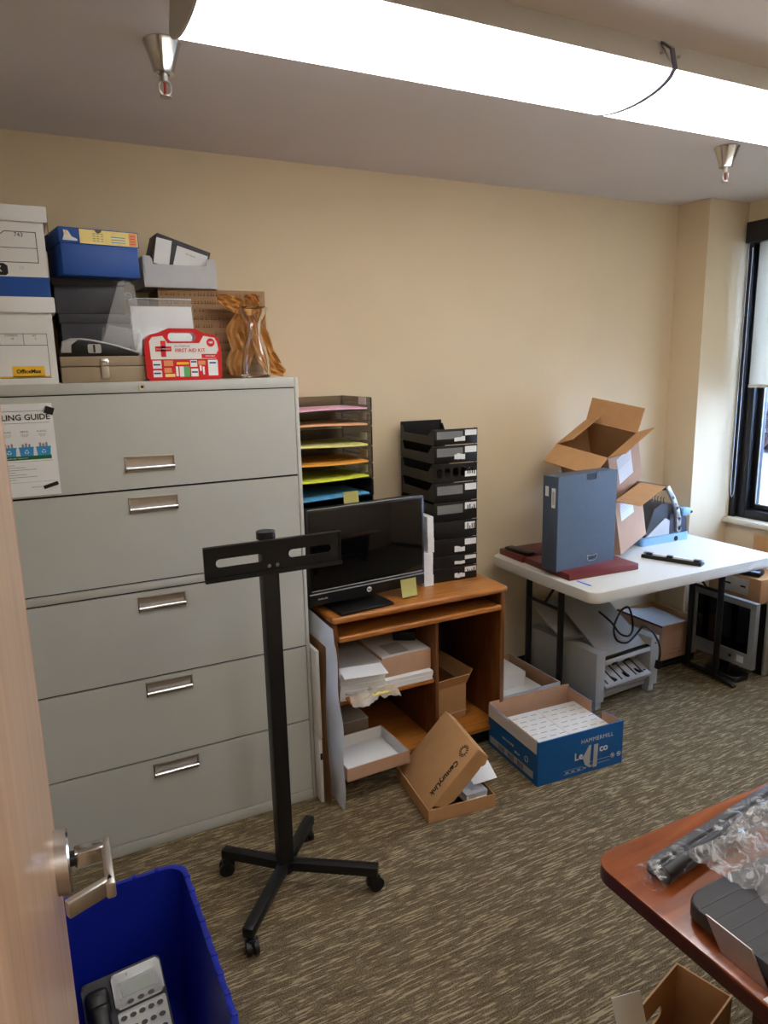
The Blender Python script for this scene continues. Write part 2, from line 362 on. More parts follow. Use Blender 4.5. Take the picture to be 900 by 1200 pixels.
# ---------------------------------------------------------------- ceiling light + sprinklers
fx = thing('ceiling_light', 'long white ceiling lamp with glowing curved lens crossing above the filing cabinet side', 'light', (.38, 1.66, CZ))
def sect():
    return [(1.55, CZ), (1.50, 2.462), (1.82, 2.462), (1.77, CZ)]
b = B(); x0, xj, x1 = .395, 1.645, 2.90
for a, c in ((x0, xj-.004), (xj+.004, x1)):
    poly = [(y-1.66, z-CZ) for y, z in sect()]
    b.prism(poly, c-a, M_FIX, M=T(a-.38, 0, 0) @ RZ(-90) @ Matrix.Diagonal((-1, 1, 1, 1)))
b.build('housing', fx)
def lenspt(a, off=0): return (-(.157+off)*math.cos(a), -.083-(.047+off)*math.sin(a))
for a, c in ((x0+.006, xj-.006), (xj+.006, x1-.006)):
    b = B(); b.grid(lambda u, v: Vector((a+(c-a)*u-.38, lenspt(PI*v)[0], lenspt(PI*v)[1])), 1, 24, M_EMIT, thick=.001); b.build('diffuser', fx, 'glowing frosted lens')
for xx, wd in ((x0, .006), (x1-.006, .006)):
    b = B(); b.prism([lenspt(PI*k/20, .003) for k in range(21)], wd, M_FIX, M=T(xx-.38, 0, 0) @ RZ(-90) @ Matrix.Diagonal((-1, 1, 1, 1))); b.build('end_cap', fx)
b = B(); P = [(-.118, -.002), (-.152, -.03), (-.166, -.083)]+[lenspt(PI*k/24, .002) for k in range(1, 24)]+[(.166, -.083), (.152, -.03), (.118, -.002)]
for p, q in zip(P, P[1:]):
    n = Vector((-(q[1]-p[1]), q[0]-p[0])).normalized()*.005
    b.prism([p, q, (q[0]+n.x, q[1]+n.y), (p[0]+n.x, p[1]+n.y)], .014, mat('joint_band', (120, 120, 132), .35, .6), M=T(xj-.005-.38, 0, 0) @ RZ(-90) @ Matrix.Diagonal((-1, 1, 1, 1)))
for s in (-1, 1): b.cyl((xj-.38+s*.032, -.150, -.045), (xj-.38+s*.032, -.143, -.045), .004, M_CHROME)
b.build('joint_band', fx, 'thin grey strap with two screws')

fill_lamp = thing('ceiling_light', 'added unseen fill lamp over the cherry table, parallel to the one in view', 'light', (1.3, .50, CZ))  # unseen lamp, added to brighten the ceiling and the room
b = B(); b.box(0, -.14, -.075, 1.25, .14, 0, M_FIX, .006); b.build('housing', fill_lamp)
b = B(); b.grid(lambda u, v: Vector((.01+1.23*u, -.135*math.cos(PI*v), -.0755-.045*math.sin(PI*v))), 1, 16, M_EMIT, thick=.001); b.build('diffuser', fill_lamp)
corridor_fill = thing('ceiling_light', 'added unseen flat square fill lamp in the corridor behind the open door', 'light', (.75, -.85, CZ))  # unseen lamp, added as frontal fill through the doorway
b = B(); b.box(-.32, -.32, -.05, .32, .32, 0, M_FIX, .004); b.build('housing', corridor_fill)
b = B(); b.box(-.29, -.29, -.058, .29, .29, -.0505, emis('corridor_fill_diffuser', GLOW, 12), .003); b.build('diffuser', corridor_fill)
def sprinkler(x, y, label):
    t = thing('fire_sprinkler', label, 'sprinkler', (x, y, CZ), group=None)
    b = B(); b.lathe([(.046, 0), (.049, -.004), (.046, -.010), (.034, -.045), (.027, -.07), (.026, -.078), (.014, -.080)], M_CHROME); b.build('escutcheon', t)
    b = B(); b.cyl((0, 0, -.06), (0, 0, -.098), .011, M_NICKEL)
    for s in (-1, 1): b.tube([(s*.009, 0, -.092), (s*.016, 0, -.106), (s*.014, 0, -.120), (s*.004, 0, -.131)], .0032, M_NICKEL, 6)
    b.cyl((0, 0, -.098), (0, 0, -.130), .0035, mat('sprinkler_bulb', (150, 50, 40), .2), seg=8)
    b.cyl((0, 0, -.131), (0, 0, -.134), .015, M_NICKEL, seg=16); b.build('sprinkler_head', t)
sprinkler(.432, 2.087, 'chrome ceiling sprinkler above the filing cabinet, beyond the near end of the lamp')
sprinkler(2.662, 2.131, 'chrome ceiling sprinkler above the white folding table near the window')

# ---------------------------------------------------------------- filing cabinet
CT = 1.672
fc = thing('filing_cabinet', 'tall light grey five drawer lateral filing cabinet against the left of the wall', 'filing cabinet', (-.175, 2.447, 0))
b = B(); w, dpt = 1.073, .48
b.box(0, .012, 0, w, dpt, CT, M_CAB, .003)
b.box(0, 0, 0, .014, .014, CT, M_CAB, .002); b.box(w-.014, 0, 0, w, .014, CT, M_CAB, .002)
b.box(.014, 0, CT-.034, w-.014, .014, CT, M_CAB, .002); b.box(.014, 0, 0, w-.014, .014, .043, M_CAB, .002)
b.box(.014, 0.002, .970, w-.014, .014, .998, M_CAB, .002)
b.box(.0135, .0105, .043, w-.0135, .0125, CT-.034, M_DARKGAP)
b.build('body', fc)
xh = .46
hz = [(1.322, 1.636, 1.378, 1.430), (1.002, 1.318, 1.240, 1.294), (.655, .966, .895, .949), (.346, .651, .582, .636), (.046, .342, .268, .322)]
for i, (z0, z1, h0, h1) in enumerate(hz):
    b = B(); xa, xb = .016, w-.016; g = .0015
    # front with a recess hole
    b.plate([[(xa, z0+g), (xb, z0+g), (xb, z1-g), (xa, z1-g)], [(xh, h0), (xh, h1), (xh+.162, h1), (xh+.162, h0)]], .010, M_CAB, M=T(0, .001, 0))
    d = b.build('drawer', fc)
    b = B()
    b.box(xh, .0095, h0, xh+.162, .0104, h1, M_NICKEL)
    b.box(xh, -.001, h1-.006, xh+.162, .010, h1, M_NICKEL, .001); b.box(xh, -.001, h0, xh+.005, .010, h1, M_CHROME, .001); b.box(xh+.157, -.001, h0, xh+.162, .010, h1, M_NICKEL, .001)
    b.cyl((xh+.003, -.001, h0+.012), (xh+.159, -.001, h0+.012), .008, M_CHROME, seg=14)
    b.box(xh-.003, -.0005, h0-.003, xh+.165, .001, h0, M_CAB)
    b.build('drawer_pull', d, 'brushed metal recessed pull')
b = B(); b.cyl((.535, -.004, CT-.017), (.535, .002, CT-.017), .010, M_CHROME); b.cyl((.535, -.005, CT-.017), (.535, -.003, CT-.017), .005, M_BLACK); b.build('lock', fc)

# poster
ps = thing('recycling_poster', 'white recycling guide sheet taped to the top cabinet drawer', 'poster', (-.135, 2.4435, 1.33), (0, 0, 0))
b = B(); b.box(0, 0, 0, .222, .0012, .285, M_WHITE); b.build('sheet', ps)
b = B()
text('RECYCLING GUIDE', .0245, frontM(.108, -.0004, .243), M_INK, b, bold=.0004)
for z, h in ((.262, .0012), (.226, .0012), (.108, .0008), (.044, .0006)): b.box(.012, -.0005, z, .21, 0, z+h, M_INKG)
for k, nm in enumerate(('PAPER', 'GLASS', 'METAL', 'PLASTIC')):
    x = .032+.048*k
    text(nm, .0075, frontM(x+.01, -.0004, .2), M_INKG, b)
    text('empty, clean', .0045, frontM(x+.01, -.0004, .191), M_INKG, b); text('and dry', .0045, frontM(x+.01, -.0004, .186), M_INKG, b)
    b.prism([(x-.008, .126), (x+.028, .126), (x+.030, .150), (x-.010, .150)], .0006, M_SKY, M=T(0, -.0006, 0))
    b.box(x-.011, -.0009, .149, x+.031, 0, .153, M_SKY)
    for a in range(3):
        M = T(x+.010, -.0012, .138) @ RY(a*120) @ T(0, 0, .0045); b.box(-.0035, 0, -.0012, .0035, .0006, .0012, M_WHITE, M=M)
    for q in range(3): b.box(x-.002+q*.009, -.0005, .153, x+.004+q*.009, 0, .162+.003*((q+k) % 2), mat('grey_pink_ink', (150, 138, 146), .7))
b.box(.010, -.0006, .114, .206, 0, .126, M_GREEN)
text('recycle right  keep it clean', .0055, frontM(.11, -.0011, .120), M_WHITE, b)
for q in range(7): b.box(.02, -.0005, .098-q*.0075, .10+.03*((q*7) % 3), 0, .0992-q*.0075, M_INKG)
text('thank you for recycling', .0055, frontM(.165, -.0004, .028), M_INKG, b)
b.build('print', ps, 'black title, blue bins and green band')
b = B(); b.box(-.013, -.0022, -.011, .013, -.0006, .011, M_BLACK, M=T(.213, 0, .262) @ RY(20)); b.build('tape', ps, 'black tape corner')
b = B(); b.box(-.022, -.0022, -.0055, .022, -.0006, .0055, M_BLACK, M=T(.195, 0, .030) @ RY(-16)); b.build('tape', ps, 'black tape strip')

# ---------------------------------------------------------------- things on the cabinet
def storage_box(loc, label, upper, rz):
    t = thing('storage_box', label, 'storage box', loc, (0, 0, rz), None)
    W_, D_, H_ = .295, .38, .262
    b = B()
    b.plate([[(.0, 0), (W_, 0), (W_, H_-.06), (0, H_-.06)]], .004, M_WHITEC)
    b.box(0, .004, 0, W_, D_, H_-.06, M_WHITEC)
    b.box(0, 0, H_-.06, W_, D_, H_-.045, M_WHITEC)
    if upper: b.box(-.0008, -.0008, 0, W_+.0008, D_, .057, M_BLUEC)
    b.build('carton', t)
    b = B()
    if upper:
        for (xa, za, xb, zb) in ((.02, .098, .272, .100), (.270, .1, .272, .188), (.188, .186, .272, .188), (.02, .14, .272, .1415), (.02, .176, .172, .178)): b.box(xa, -.0006, za, xb, 0, zb, M_INK)
        b.box(-.008, 0, -.001, .010, .0006, .001, M_INK, M=T(.180, -.0006, .182) @ RY(-38))
        text('743', .017, frontM(.224, -.0006, .178), M_INK, b)
        b.prism([(.04, .062), (.045, .095), (.175, .095), (.185, .088), (.185, .066), (.178, .060)], .0008, M_INK, M=T(0, -.0008, 0))
        text('BANKERS BOX', .023, frontM(.107, -.0012, .078), M_WHITE, b, bold=.0006, sx=.8)
        text('10', .014, frontM(.222, -.0004, .083), M_LGREY, b)
    else:
        b.box(.07, -.0006, .118, .275, 0, .1195, M_INK); b.box(.07, -.0006, .152, .275, 0, .1535, M_INK)
        for x in (.07, .142, .208, .2735): b.box(x, -.0006, .118, x+.0013, 0, .153, M_INK)
        b.box(.2735, -.0006, .02, .2748, 0, .118, M_INK); b.box(.01, -.0006, .0185, .2748, 0, .020, M_INK)
        for x, s_ in ((.105, 'DATE'), (.175, 'CONTENTS'), (.24, 'NO.')): text(s_, .007, frontM(x, -.0006, .147), M_INK, b)
        text('10', .008, frontM(.178, -.0006, .138), M_INK, b); text('2', .008, frontM(.242, -.0006, .138), M_INK, b); text('misc.', .008, frontM(.1, -.0006, .128), M_INK, b)
        b.box(.168, -.0007, .022, .258, 0, .055, M_YELL); text('OfficeMax', .0165, frontM(.213, -.0012, .039), M_INK, b, bold=.0005)
        b.box(.0, -.0007, .021, .275, 0, .025, M_YELL)
    b.build('print', t, 'printed marks on the box face')
    if not upper:
        b = B(); b.plate([rrect(.05, .168, .142, .200, .0155)], .0015, M_BLACK, M=T(0, -.0016, 0)); b.build('hand_hole', t, 'dark oval hand hole')
    b = B(); b.box(-.012, -.012, H_-.047, W_+.012, D_+.012, H_, M_WHITEC, .004)
    if upper: b.box(W_+.0122, -.002, H_-.075, W_+.0135, .03, H_-.02, M_KRAFT2)
    b.build('lid', t)
storage_box((-.177, 2.50, CT), 'white cardboard storage box with yellow label, lower of the two at the cabinet end', False, 0)
storage_box((-.173, 2.505, CT+.264), 'white and blue cardboard storage box on top of the yellow labelled one', True, 0)

t = thing('latched_case', 'flat tan case with metal latch under the dark shoe boxes', 'case', (.128, 2.50, CT))
b = B(); b.box(0, 0, 0, .262, .40, .05, M_TAN, .003); b.box(0, 0, .0515, .262, .40, .083, M_TAN, .003); b.build('body', t)
b = B(); b.box(.118, -.006, .012, .142, 0, .075, M_NICKEL, .002); b.box(.116, -.008, .050, .144, 0, .070, M_CHROME, .003); b.tube([(.122, -.012, .058), (.122, -.012, .066), (.138, -.012, .066), (.138, -.012, .058)], .0015, M_CHROME); b.build('latch', t, 'metal latch')

def shoebox(loc, w, d, h, lh, m, label, rz=0, name='shoe_box', deco=None, lidm=None):
    t = thing(name, label, 'box', loc, (0, 0, rz))
    b = B(); b.box(0, 0, 0, w, d, h-lh, m, .001); b.build('carton', t)
    b = B(); b.box(-.004, -.004, h-lh, w+.004, d+.004, h, lidm or m, .001); b.build('lid', t)
    if deco: deco(t)
    return t
shoebox((.150, 2.635, CT+.084), .215, .31, .140, .03, M_DGREY, 'dark grey shoe box resting directly on the tan case', 0)
shoebox((.140, 2.632, CT+.225), .215, .31, .112, .022, M_DGREY, 'dark grey shoe box directly under the blue shoe box', 0)
def deco_blue(t):
    b = B(); b.box(.058, -.0052, .097, .24, -.0042, .140, M_CREAM); b.box(.212, -.0056, .099, .236, -.005, .138, M_ORANGE)
    b.plate([[(.10+.010*math.cos(PI+PI*k/10), .1405+.010*math.sin(PI+PI*k/10)) for k in range(11)]], .001, M_BLACK, M=T(.016, -.0062, 0))
    for r in range(4):
        for c in range(3): b.box(.098+.012*c+.046*(r % 2)*0, -.0056, .106+.007*r, .106+.012*c, -.005, .108+.007*r, M_INKG)
    for r in range(3): b.box(.155, -.0056, .105+.008*r, .20, -.005, .1075+.008*r, M_SKY)
    for r in range(4): b.box(.216, -.006, .104+.008*r, .232, -.0055, .106+.008*r, M_REDT)
    b.prism([(.006, .103), (.05, .103), (.05, .108), (.034, .115), (.024, .132), (.010, .134), (.012, .12)], .001, M_WHITEC, M=T(0, -.0055, 0))
    text('A', .020, frontM(.017, -.0065, .124), M_YELL, b)
    b.build('label', t, 'yellow printed size label and shoe drawing')
shoebox((.168, 2.545, CT+.338), .24, .20, .143, .048, M_BLUEC, 'blue shoe box with yellow label on top of the grey shoe boxes', 9, deco=deco_blue)
# sloped black desk unit with silver rim
t = thing('wedge_stand', 'sloping black wedge with silver rim standing on the tan case', 'desk accessory', (.135, 2.505, CT+.083))
b = B(); b.prism([(0, 0), (.232, 0), (.236, .008), (.17, .030), (.10, .047), (.045, .052), (.012, .046), (.0, .02)], .095, M_BLACK, bev=.002); b.build('body', t)
b = B()
pts = [(.0, -.001, .018), (.008, -.001, .044), (.03, -.001, .053), (.06, -.001, .054), (.10, -.001, .048), (.17, -.001, .031), (.236, -.001, .009)]
b.tube(pts, .0035, M_SILVER, 8); b.prism([(-.002, .012), (.028, .012), (.030, .036), (.052, .052), (.03, .056), (.004, .047)], .004, M_SILVER, M=T(0, -.003, 0)); b.build('rim', t, 'silver curved rim')
b = B(); b.plate([rrect(.078, .010, .118, .038, .005)], .002, M_SILVER, M=T(0, -.002, 0)); b.box(.094, -.004, .012, .100, -.001, .036, M_BLACK); b.build('button', t, 'silver window')
t = thing('leaflet_holder', 'clear acrylic leaflet holder standing upright on the black wedge', 'holder', (.258, 2.53, CT+.118), (0, 11, 0))
b = B()
P = [(0, 0), (.11, 0), (.125, .05), (.085, .21), (.065, .224), (.045, .222), (.032, .21)]
b.prism(P, .002, M_ACRYL, M=T(0, .03, 0)); b.prism([(0, 0), (.11, 0), (.12, .07), (.015, .07)], .002, M_ACRYL, M=T(0, 0, 0)); b.box(0, 0, 0, .11, .032, .002, M_ACRYL)
for x in (0, .055, .108): b.box(x, .002, .002, x+.002, .03, .06, M_ACRYL)
b.build('pocket', t)
b = B(); b.tube([(.068+.011*math.cos(2*PI*k/16), .029, .175+.011*math.sin(2*PI*k/16)) for k in range(17)], .0009, M_WHITE, 6); text('OK', .009, frontM(.068, .029, .175), M_WHITE, b); b.build('emblem', t, 'white round emblem')

t = thing('sign_holder', 'slanted clear acrylic sign holder with white sheet behind the first aid kit', 'sign holder', (.372, 2.60, CT+.0135), (-14, 0, 0))
b = B(); b.box(0, 0, .004, .216, .003, .278, M_ACRYL, .001); b.box(0, 0, .0, .216, .055, .003, M_ACRYL); b.box(0, .0, .274, .216, .006, .2785, M_SILVER, .001); b.build('acrylic_frame', t)
b = B(); b.box(.004, .0035, .01, .212, .0042, .250, M_WHITE); b.build('paper_sheet', t)

# music print kraft box
t = thing('music_print_box', 'large brown box printed with music notes at the back of the cabinet top', 'box', (.487, 2.745, CT))
b = B(); b.box(0, 0, 0, .40, .20, .325, mat('brown_wrap', (158, 122, 84), .75, var=.06, scale=20), .002); b.build('carton', t)
b = B(); rr = random.Random(5); mi_ = mat('sepia_ink', (92, 66, 40), .8)
for r in range(11):
    z = .018+r*.0285
    for q in range(2): b.box(.01, -.0006, z+q*.006, .39, 0, z+q*.006+.0007, mi_)
    x = .012
    while x < .385:
        if rr.random() < .7:
            b.box(x, -.0007, z, x+.0012, 0, z+.010+rr.random()*.006, mi_); b.box(x-.002, -.0007, z-.001, x+.0025, 0, z+.003, mi_)
        x += .006+rr.random()*.008
b.build('print', t, 'sepia music notes')
# white tray with dark box
b = B(); WT = M_LGREY
M0 = I4
b.plate([[(0, 0), (.262, 0), (.262, .028), (.258, .030), (.258, .105), (.228, .105), (.226, .082), (.205, .080), (.035, .080), (.032, .097), (.025, .107), (.004, .107), (.004, .03), (0, .028)]], .003, WT)
b.box(0, .177, 0, .262, .18, .105, WT); b.box(0, .003, 0, .003, .177, .105, WT); b.box(.259, .003, 0, .262, .177, .105, WT); b.box(0, 0, 0, .262, .18, .003, WT)
solo(b, 'open_carton', 'pale grey open carton holding a dark box, on the music print box', 'box', (.440, 2.72, CT+.3255), (0, 0, 3))
t = thing('dark_card_box', 'dark grey box tilted inside the pale open carton', 'box', (.466, 2.752, CT+.397), (0, 17, 3))
b = B(); b.box(0, 0, 0, .20, .12, .126, M_DGREY, .002); b.build('carton', t)
b = B(); b.box(0, 0, 0, .055, .0015, .09, M_WHITE, M=T(.01, -.004, .020) @ RY(-6)); b.build('paper_slip', t, 'small white printed slip')
b = B(); b.box(0, 0, 0, .115, .0015, .085, M_WHITE, M=T(.078, -.004, .022) @ RY(-1)); text('for record', .008, frontM(.13, -.0046, .09) @ Matrix.Rotation(rad(-1), 4, 'Z'), M_INKG, b); b.build('paper_slip', t, 'larger white printed slip')

# first aid kit
t = thing('first_aid_kit', 'red and white first aid kit case with handle', 'first aid kit', (.384, 2.485, CT))
w, h = .252, .162
OUT = [(.012, 0), (w-.012, 0), (w, .012), (w+.001, .10), (w-.004, .135), (w-.022, .150), (w-.055, .155), (w-.085, .170), (.082, .171), (.052, .158), (.020, .150), (.004, .136), (0, .10), (0, .012)]
HO = rrect(.078, .128, .170, .157, .0135)
b = B(); b.plate([OUT, HO], .055, M_RED, M=I4); b.build('case', t)
b = B()
b.plate([[(.018, .07), (.235, .07), (.235, .085), (.244, .100), (.240, .125), (.232, .140), (.195, .146), (.180, .122), (.075, .122), (.06, .146), (.026, .142), (.016, .128)]], .001, M_WHITEC, M=T(0, -.001, 0))
b.box(.018, -.001, .008, .236, 0, .0685, M_REDT)
b.build('face_panel', t, 'white label panel')
b = B()
b.box(.052, -.0018, .078, .068, -.001, .130, M_REDT); b.box(.034, -.0018, .096, .086, -.001, .112, M_REDT)
text('Johnson&Johnson', .0065, frontM(.060, -.0021, .104), M_WHITE, b)
text('FIRST AID KIT', .0165, frontM(.148, -.0015, .098), M_REDT, b, bold=.0002); text('ALL PURPOSE', .0085, frontM(.122, -.0015, .112), M_INKG, b)
b.plate([[(.218+.014*math.cos(2*PI*k/20), .124+.014*math.sin(2*PI*k/20)) for k in range(20)]], .0008, M_REDT, M=T(0, -.0018, 0)); text('160', .010, frontM(.218, -.0022, .124), M_WHITE, b, bold=.0003)
b.box(.185, -.0018, .072, .243, -.001, .086, M_REDT); text('PORTABLE', .007, frontM(.214, -.0022, .079), M_WHITE, b)
for (x0_, z0_, x1_, z1_, m_) in ((.022, .040, .05, .066, M_WHITE), (.022, .012, .05, .034, M_WHITE), (.058, .048, .088, .066, M_ORANGE), (.100, .052, .140, .060, M_YELL), (.145, .044, .168, .066, M_WHITE), (.172, .050, .196, .064, M_ORANGE), (.205, .014, .238, .066, M_WHITE), (.058, .026, .082, .042, M_ORANGE), (.060, .012, .092, .022, M_CREAM), (.096, .014, .104, .046, M_WHITE), (.108, .012, .122, .046, M_WHITE), (.122, .012, .142, .046, mat('green_pack', (90, 170, 100), .6)), (.146, .012, .170, .038, M_WHITE), (.176, .030, .182, .048, M_WHITE), (.186, .018, .192, .044, M_WHITE)):
    b.box(x0_, -.0017, z0_, x1_, -.001, z1_, m_)
for (x0_, z0_, x1_) in ((.024, .05, .046), (.024, .022, .046), (.147, .058, .166), (.148, .024, .168), (.210, .054, .232)): b.box(x0_, -.0022, z0_, x1_, -.0016, z0_+.005, M_BLUEC)
b.build('print', t, 'red cross, title and pictured contents')

# glass vase and gold ribbon
t = thing('glass_vase', 'clear glass vase standing beside the first aid kit', 'vase', (.775, 2.545, CT))
b = B(); k_ = 1.25
b.lathe([(r*k_, z) for r, z in [(.0, .002), (.038, .002), (.042, .008), (.041, .05), (.034, .10), (.019, .15), (.021, .19), (.036, .225), (.042, .245), (.039, .248), (.031, .225), (.017, .19), (.015, .15), (.029, .10), (.036, .05), (.036, .014), (0, .012)]], M_GLASS, 32)
b.build('vessel', t)
t = thing('gold_ribbon', 'wide gold satin ribbon tied in a knot and draped down', 'ribbon', (.785, 2.665, CT))
def ribbon(b, path, wids, amp=.006, seed=0, n=48):
    P = [Vector(p) for p in path]
    def at(u):
        k = min(int(u*(len(P)-1)), len(P)-2); f_ = u*(len(P)-1)-k; f_ = f_*f_*(3-2*f_)*.5+f_*.5
        return P[k].lerp(P[k+1], f_), wids[k]*(1-f_)+wids[k+1]*f_
    def fn(u, v):
        p, w_ = at(u); q, _ = at(min(1, u+.02)); p0, _ = at(max(0, u-.02)); tdir = (q-p0).normalized(); s = tdir.cross(Vector((0, 1, 0))).normalized()
        o_ = (v-.5)*w_
        wv = amp*(math.sin(v*11+u*14+seed)+.6*math.sin(v*23-u*9+seed*2))
        return p+s*o_+Vector((0, wv+.012*math.cos((v-.5)*3), 0))
    b.grid(fn, n, 14, M_GOLD, thick=.0008)
b = B(); ribbon(b, [(.0, 0, .235), (-.03, 0, .262), (-.07, -.005, .278), (-.105, -.01, .288)], [.03, .060, .050, .022], .005, 1); b.build('bow_loop', t)
b = B(); ribbon(b, [(.0, 0, .235), (.03, 0, .262), (.03, 0, .285), (.0, -.005, .295)], [.03, .06, .045, .02], .006, 3); b.build('bow_loop', t)
b = B(); ribbon(b, [(.0, -.01, .235), (.03, 0, .25), (.055, 0, .235), (.062, 0, .205)], [.02, .05, .05, .02], .005, 8); b.build('bow_loop', t)
b = B(); b.lathe([(0, -.014), (.014, -.012), (.02, 0), (.014, .012), (0, .014)], M_GOLD, 14, M=T(.0, -.012, .238)); b.build('knot', t)
b = B(); ribbon(b, [(-.01, .0, .235), (-.035, 0, .17), (-.02, 0, .10), (-.045, 0, .05), (-.045, 0, .012)], [.05, .085, .085, .085, .05], .006, 5); b.build('ribbon_tail', t)
b = B(); ribbon(b, [(.02, .0, .23), (.045, 0, .15), (.07, 0, .08), (.10, -.01, .035), (.135, -.02, .016)], [.05, .085, .075, .06, .03], .006, 9); b.build('ribbon_tail', t)

# ---------------------------------------------------------------- computer desk
DK = thing('computer_desk', 'low oak computer desk with open compartments between cabinet and table', 'desk', (.985, 2.43, 0))
dx = .985; dw = .84; dd = .50
b = B(); b.box(0, -.005, .72, dw, dd, .75, M_WOODD, .012, seg=3); b.build('desk_top', DK)
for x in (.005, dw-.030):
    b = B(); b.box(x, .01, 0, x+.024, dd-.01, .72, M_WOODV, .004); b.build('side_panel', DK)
b = B(); b.box(.03, .0, .640, dw-.030, .022, .664, M_WOODD, .007, seg=3); b.box(.03, .022, .642, dw-.030, .36, .658, M_WOODD); b.build('keyboard_tray', DK)
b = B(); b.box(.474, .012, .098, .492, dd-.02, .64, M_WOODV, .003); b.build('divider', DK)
b = B(); b.box(.030, .02, .367, .474, dd-.02, .385, M_WOODD, .004); b.build('shelf', DK)
b = B(); b.box(.030, .005, .078, dw-.030, dd-.02, .098, M_WOODD, .004); b.build('bottom_shelf', DK)
b = B(); b.box(.030, .05, 0, dw-.030, .065, .078, M_BLACK); b.build('kick_panel', DK, 'black recessed kick board')
b = B(); b.box(.030, dd-.02, .05, dw-.030, dd-.012, .72, mat('desk_back_shaded', (50, 28, 18), .6)); b.build('back_panel', DK)  # shade inside the compartments is put into this dark colour

# monitor (all-in-one)
AI = thing('desktop_monitor', 'black widescreen computer on the oak desk, silver line under its screen', 'monitor', (.921, 2.495, .75), (0, 0, 4.7))
b = B(); b.box(0, .0, .036, .549, .045, .422, M_BLACK, .006); b.build('casing', AI)
b = B(); b.box(.012, -.0018, .100, .537, .0, .412, M_SCREEN, .0005); b.build('screen', AI, 'glossy dark screen')
for q in ((.004, -.002, .082, .545, .001, .0865, M_SILVER), (.01, -.001, .420, .539, .006, .4225, M_SILVER), (.014, -.0016, .0955, .535, 0, .098, M_LGREY)):
    b = B(); b.box(*q, .0005); b.build('trim_line', AI, 'silver line')
b = B(); b.plate([[(.272+.011*math.cos(2*PI*k/24), .062+.011*math.sin(2*PI*k/24)) for k in range(24)]], .001, M_WHITEC, M=T(0, -.001, 0)); text('hp', .015, frontM(.272, -.0015, .0625), M_INK, b, bold=.0004); b.build('logo', AI, 'round white logo')
b = B(); text('ProOne 400', .0085, frontM(.06, -.0004, .062), M_LGREY, b); b.build('lettering', AI, 'small grey lettering')
b = B(); b.box(.10, -.075, 0, .345, .115, .014, M_BLACK, .005); b.prism([(.0, 0), (.12, 0), (.10, .12), (.02, .12)], .02, M_BLACK, M=T(.17, .048, .012)); b.build('stand', AI)
def sticky(loc, rz, label, rx=-6, s=.072, txt=None):
    b = B(); b.grid(lambda u, v: Vector((s*u, -.006*(1-v)**2, s*v)), 6, 6, M_POST, thick=.0006)
    if txt: text(txt, .012, frontM(s*.55, -.008, s*.22), M_INK, b)
    solo(b, 'sticky_note', label, 'sticky note', loc, (rx, 0, rz))
sticky((1.333, 2.500, .755), 4, 'yellow sticky note at the lower right edge of the monitor, over the desk', s=.076)
sticky((1.105, 2.550, 1.150), 4, 'pale yellow sticky note standing above the top edge of the monitor', rx=0, s=.068, txt='call 2')

# smoked letter trays with coloured paper
LT = thing('paper_sorter', 'smoked tiered letter tray tower with coloured papers beside the cabinet', 'letter tray', (.955, 2.66, .75))
zt = [.786, .724, .641, .570, .505, .43, .35, .27]    # levels measured from desk top (index 0 = highest)
tw, td = .335, .30
for i, z in enumerate(zt[:6]):
    m_ = M_SMOKE if i < 5 else M_BLACK
    hh = .052 if i == 0 else (zt[i-1]-z-.004)
    b = B(); b.box(0, 0, z-.008, tw, td, z-.005, m_)
    b.box(tw-.004, 0, z-.008, tw, td, z+hh-.006, m_); b.box(0, 0, z-.008, .004, td, z+hh-.006, m_)
    b.box(0, td-.004, z-.008, tw, td, z+min(hh, .045), m_)
    b.tube([(tw, .0, z-.006), (tw, .0, z+hh-.008)], .003, M_BLACK, 6); b.tube([(tw-.002, .0, z-.007), (tw-.002, td, z-.007)], .0028, M_BLACK, 6); b.tube([(tw-.001, td-.002, z-.007), (tw-.001, td-.002, z+hh-.008)], .003, M_BLACK, 6)
    for q in (1, 2): b.tube([(tw-.006, .004, z-.006+hh*q/3), (tw-.006, td, z-.006+hh*q/3)], .0012, M_BLACK, 5)
    tr = b.build('tray', LT, 'smoked plastic tier' if i < 5 else 'black tier')
    if i < 5:
        b = B(); b.box(tw-.0125, .025, z+.014, tw-.0105, .095, z+.044, M_WHITEC); b.build('label_card', tr)
b = B(); b.box(0, 0, 0, tw, td, .006, M_BLACK); b.box(tw-.004, 0, 0, tw, td, zt[5]-.01, M_BLACK); b.box(0, 0, 0, .004, td, zt[5]-.01, M_BLACK); b.box(0, td-.004, 0, tw, td, zt[5]-.01, M_BLACK)
for z in (.1, .19, .27, .35): b.box(0, .002, z, tw, td, z+.004, M_BLACK)
b.build('lower_tiers', LT, 'black lower tiers')
cols = [('pink', (232, 176, 196)), ('salmon', (240, 178, 132)), ('pale yellow', (238, 228, 140)), ('orange', (246, 168, 60)), ('lime yellow', (226, 232, 70)), ('sky blue', (96, 176, 220))]
for i, (cn, cc) in enumerate(cols):
    z = zt[i]; b = B(); mm = mat('paper_'+cn.replace(' ', '_'), cc, .75, var=.02)
    b.grid(lambda u, v: Vector((.305*u, .265*v, .004*math.sin(u*3+i)*(1-v)+.001*u)), 10, 4, mm, thick=.0)
    bmesh.ops.solidify(b.bm, geom=b.bm.faces[:], thickness=.007)
    solo(b, 'paper_sheaf', cn+' paper lying in the smoked letter tray tower', 'paper', (.961, 2.648, .75+z+.004), (0, 0, 0), 'coloured papers in the smoked trays')

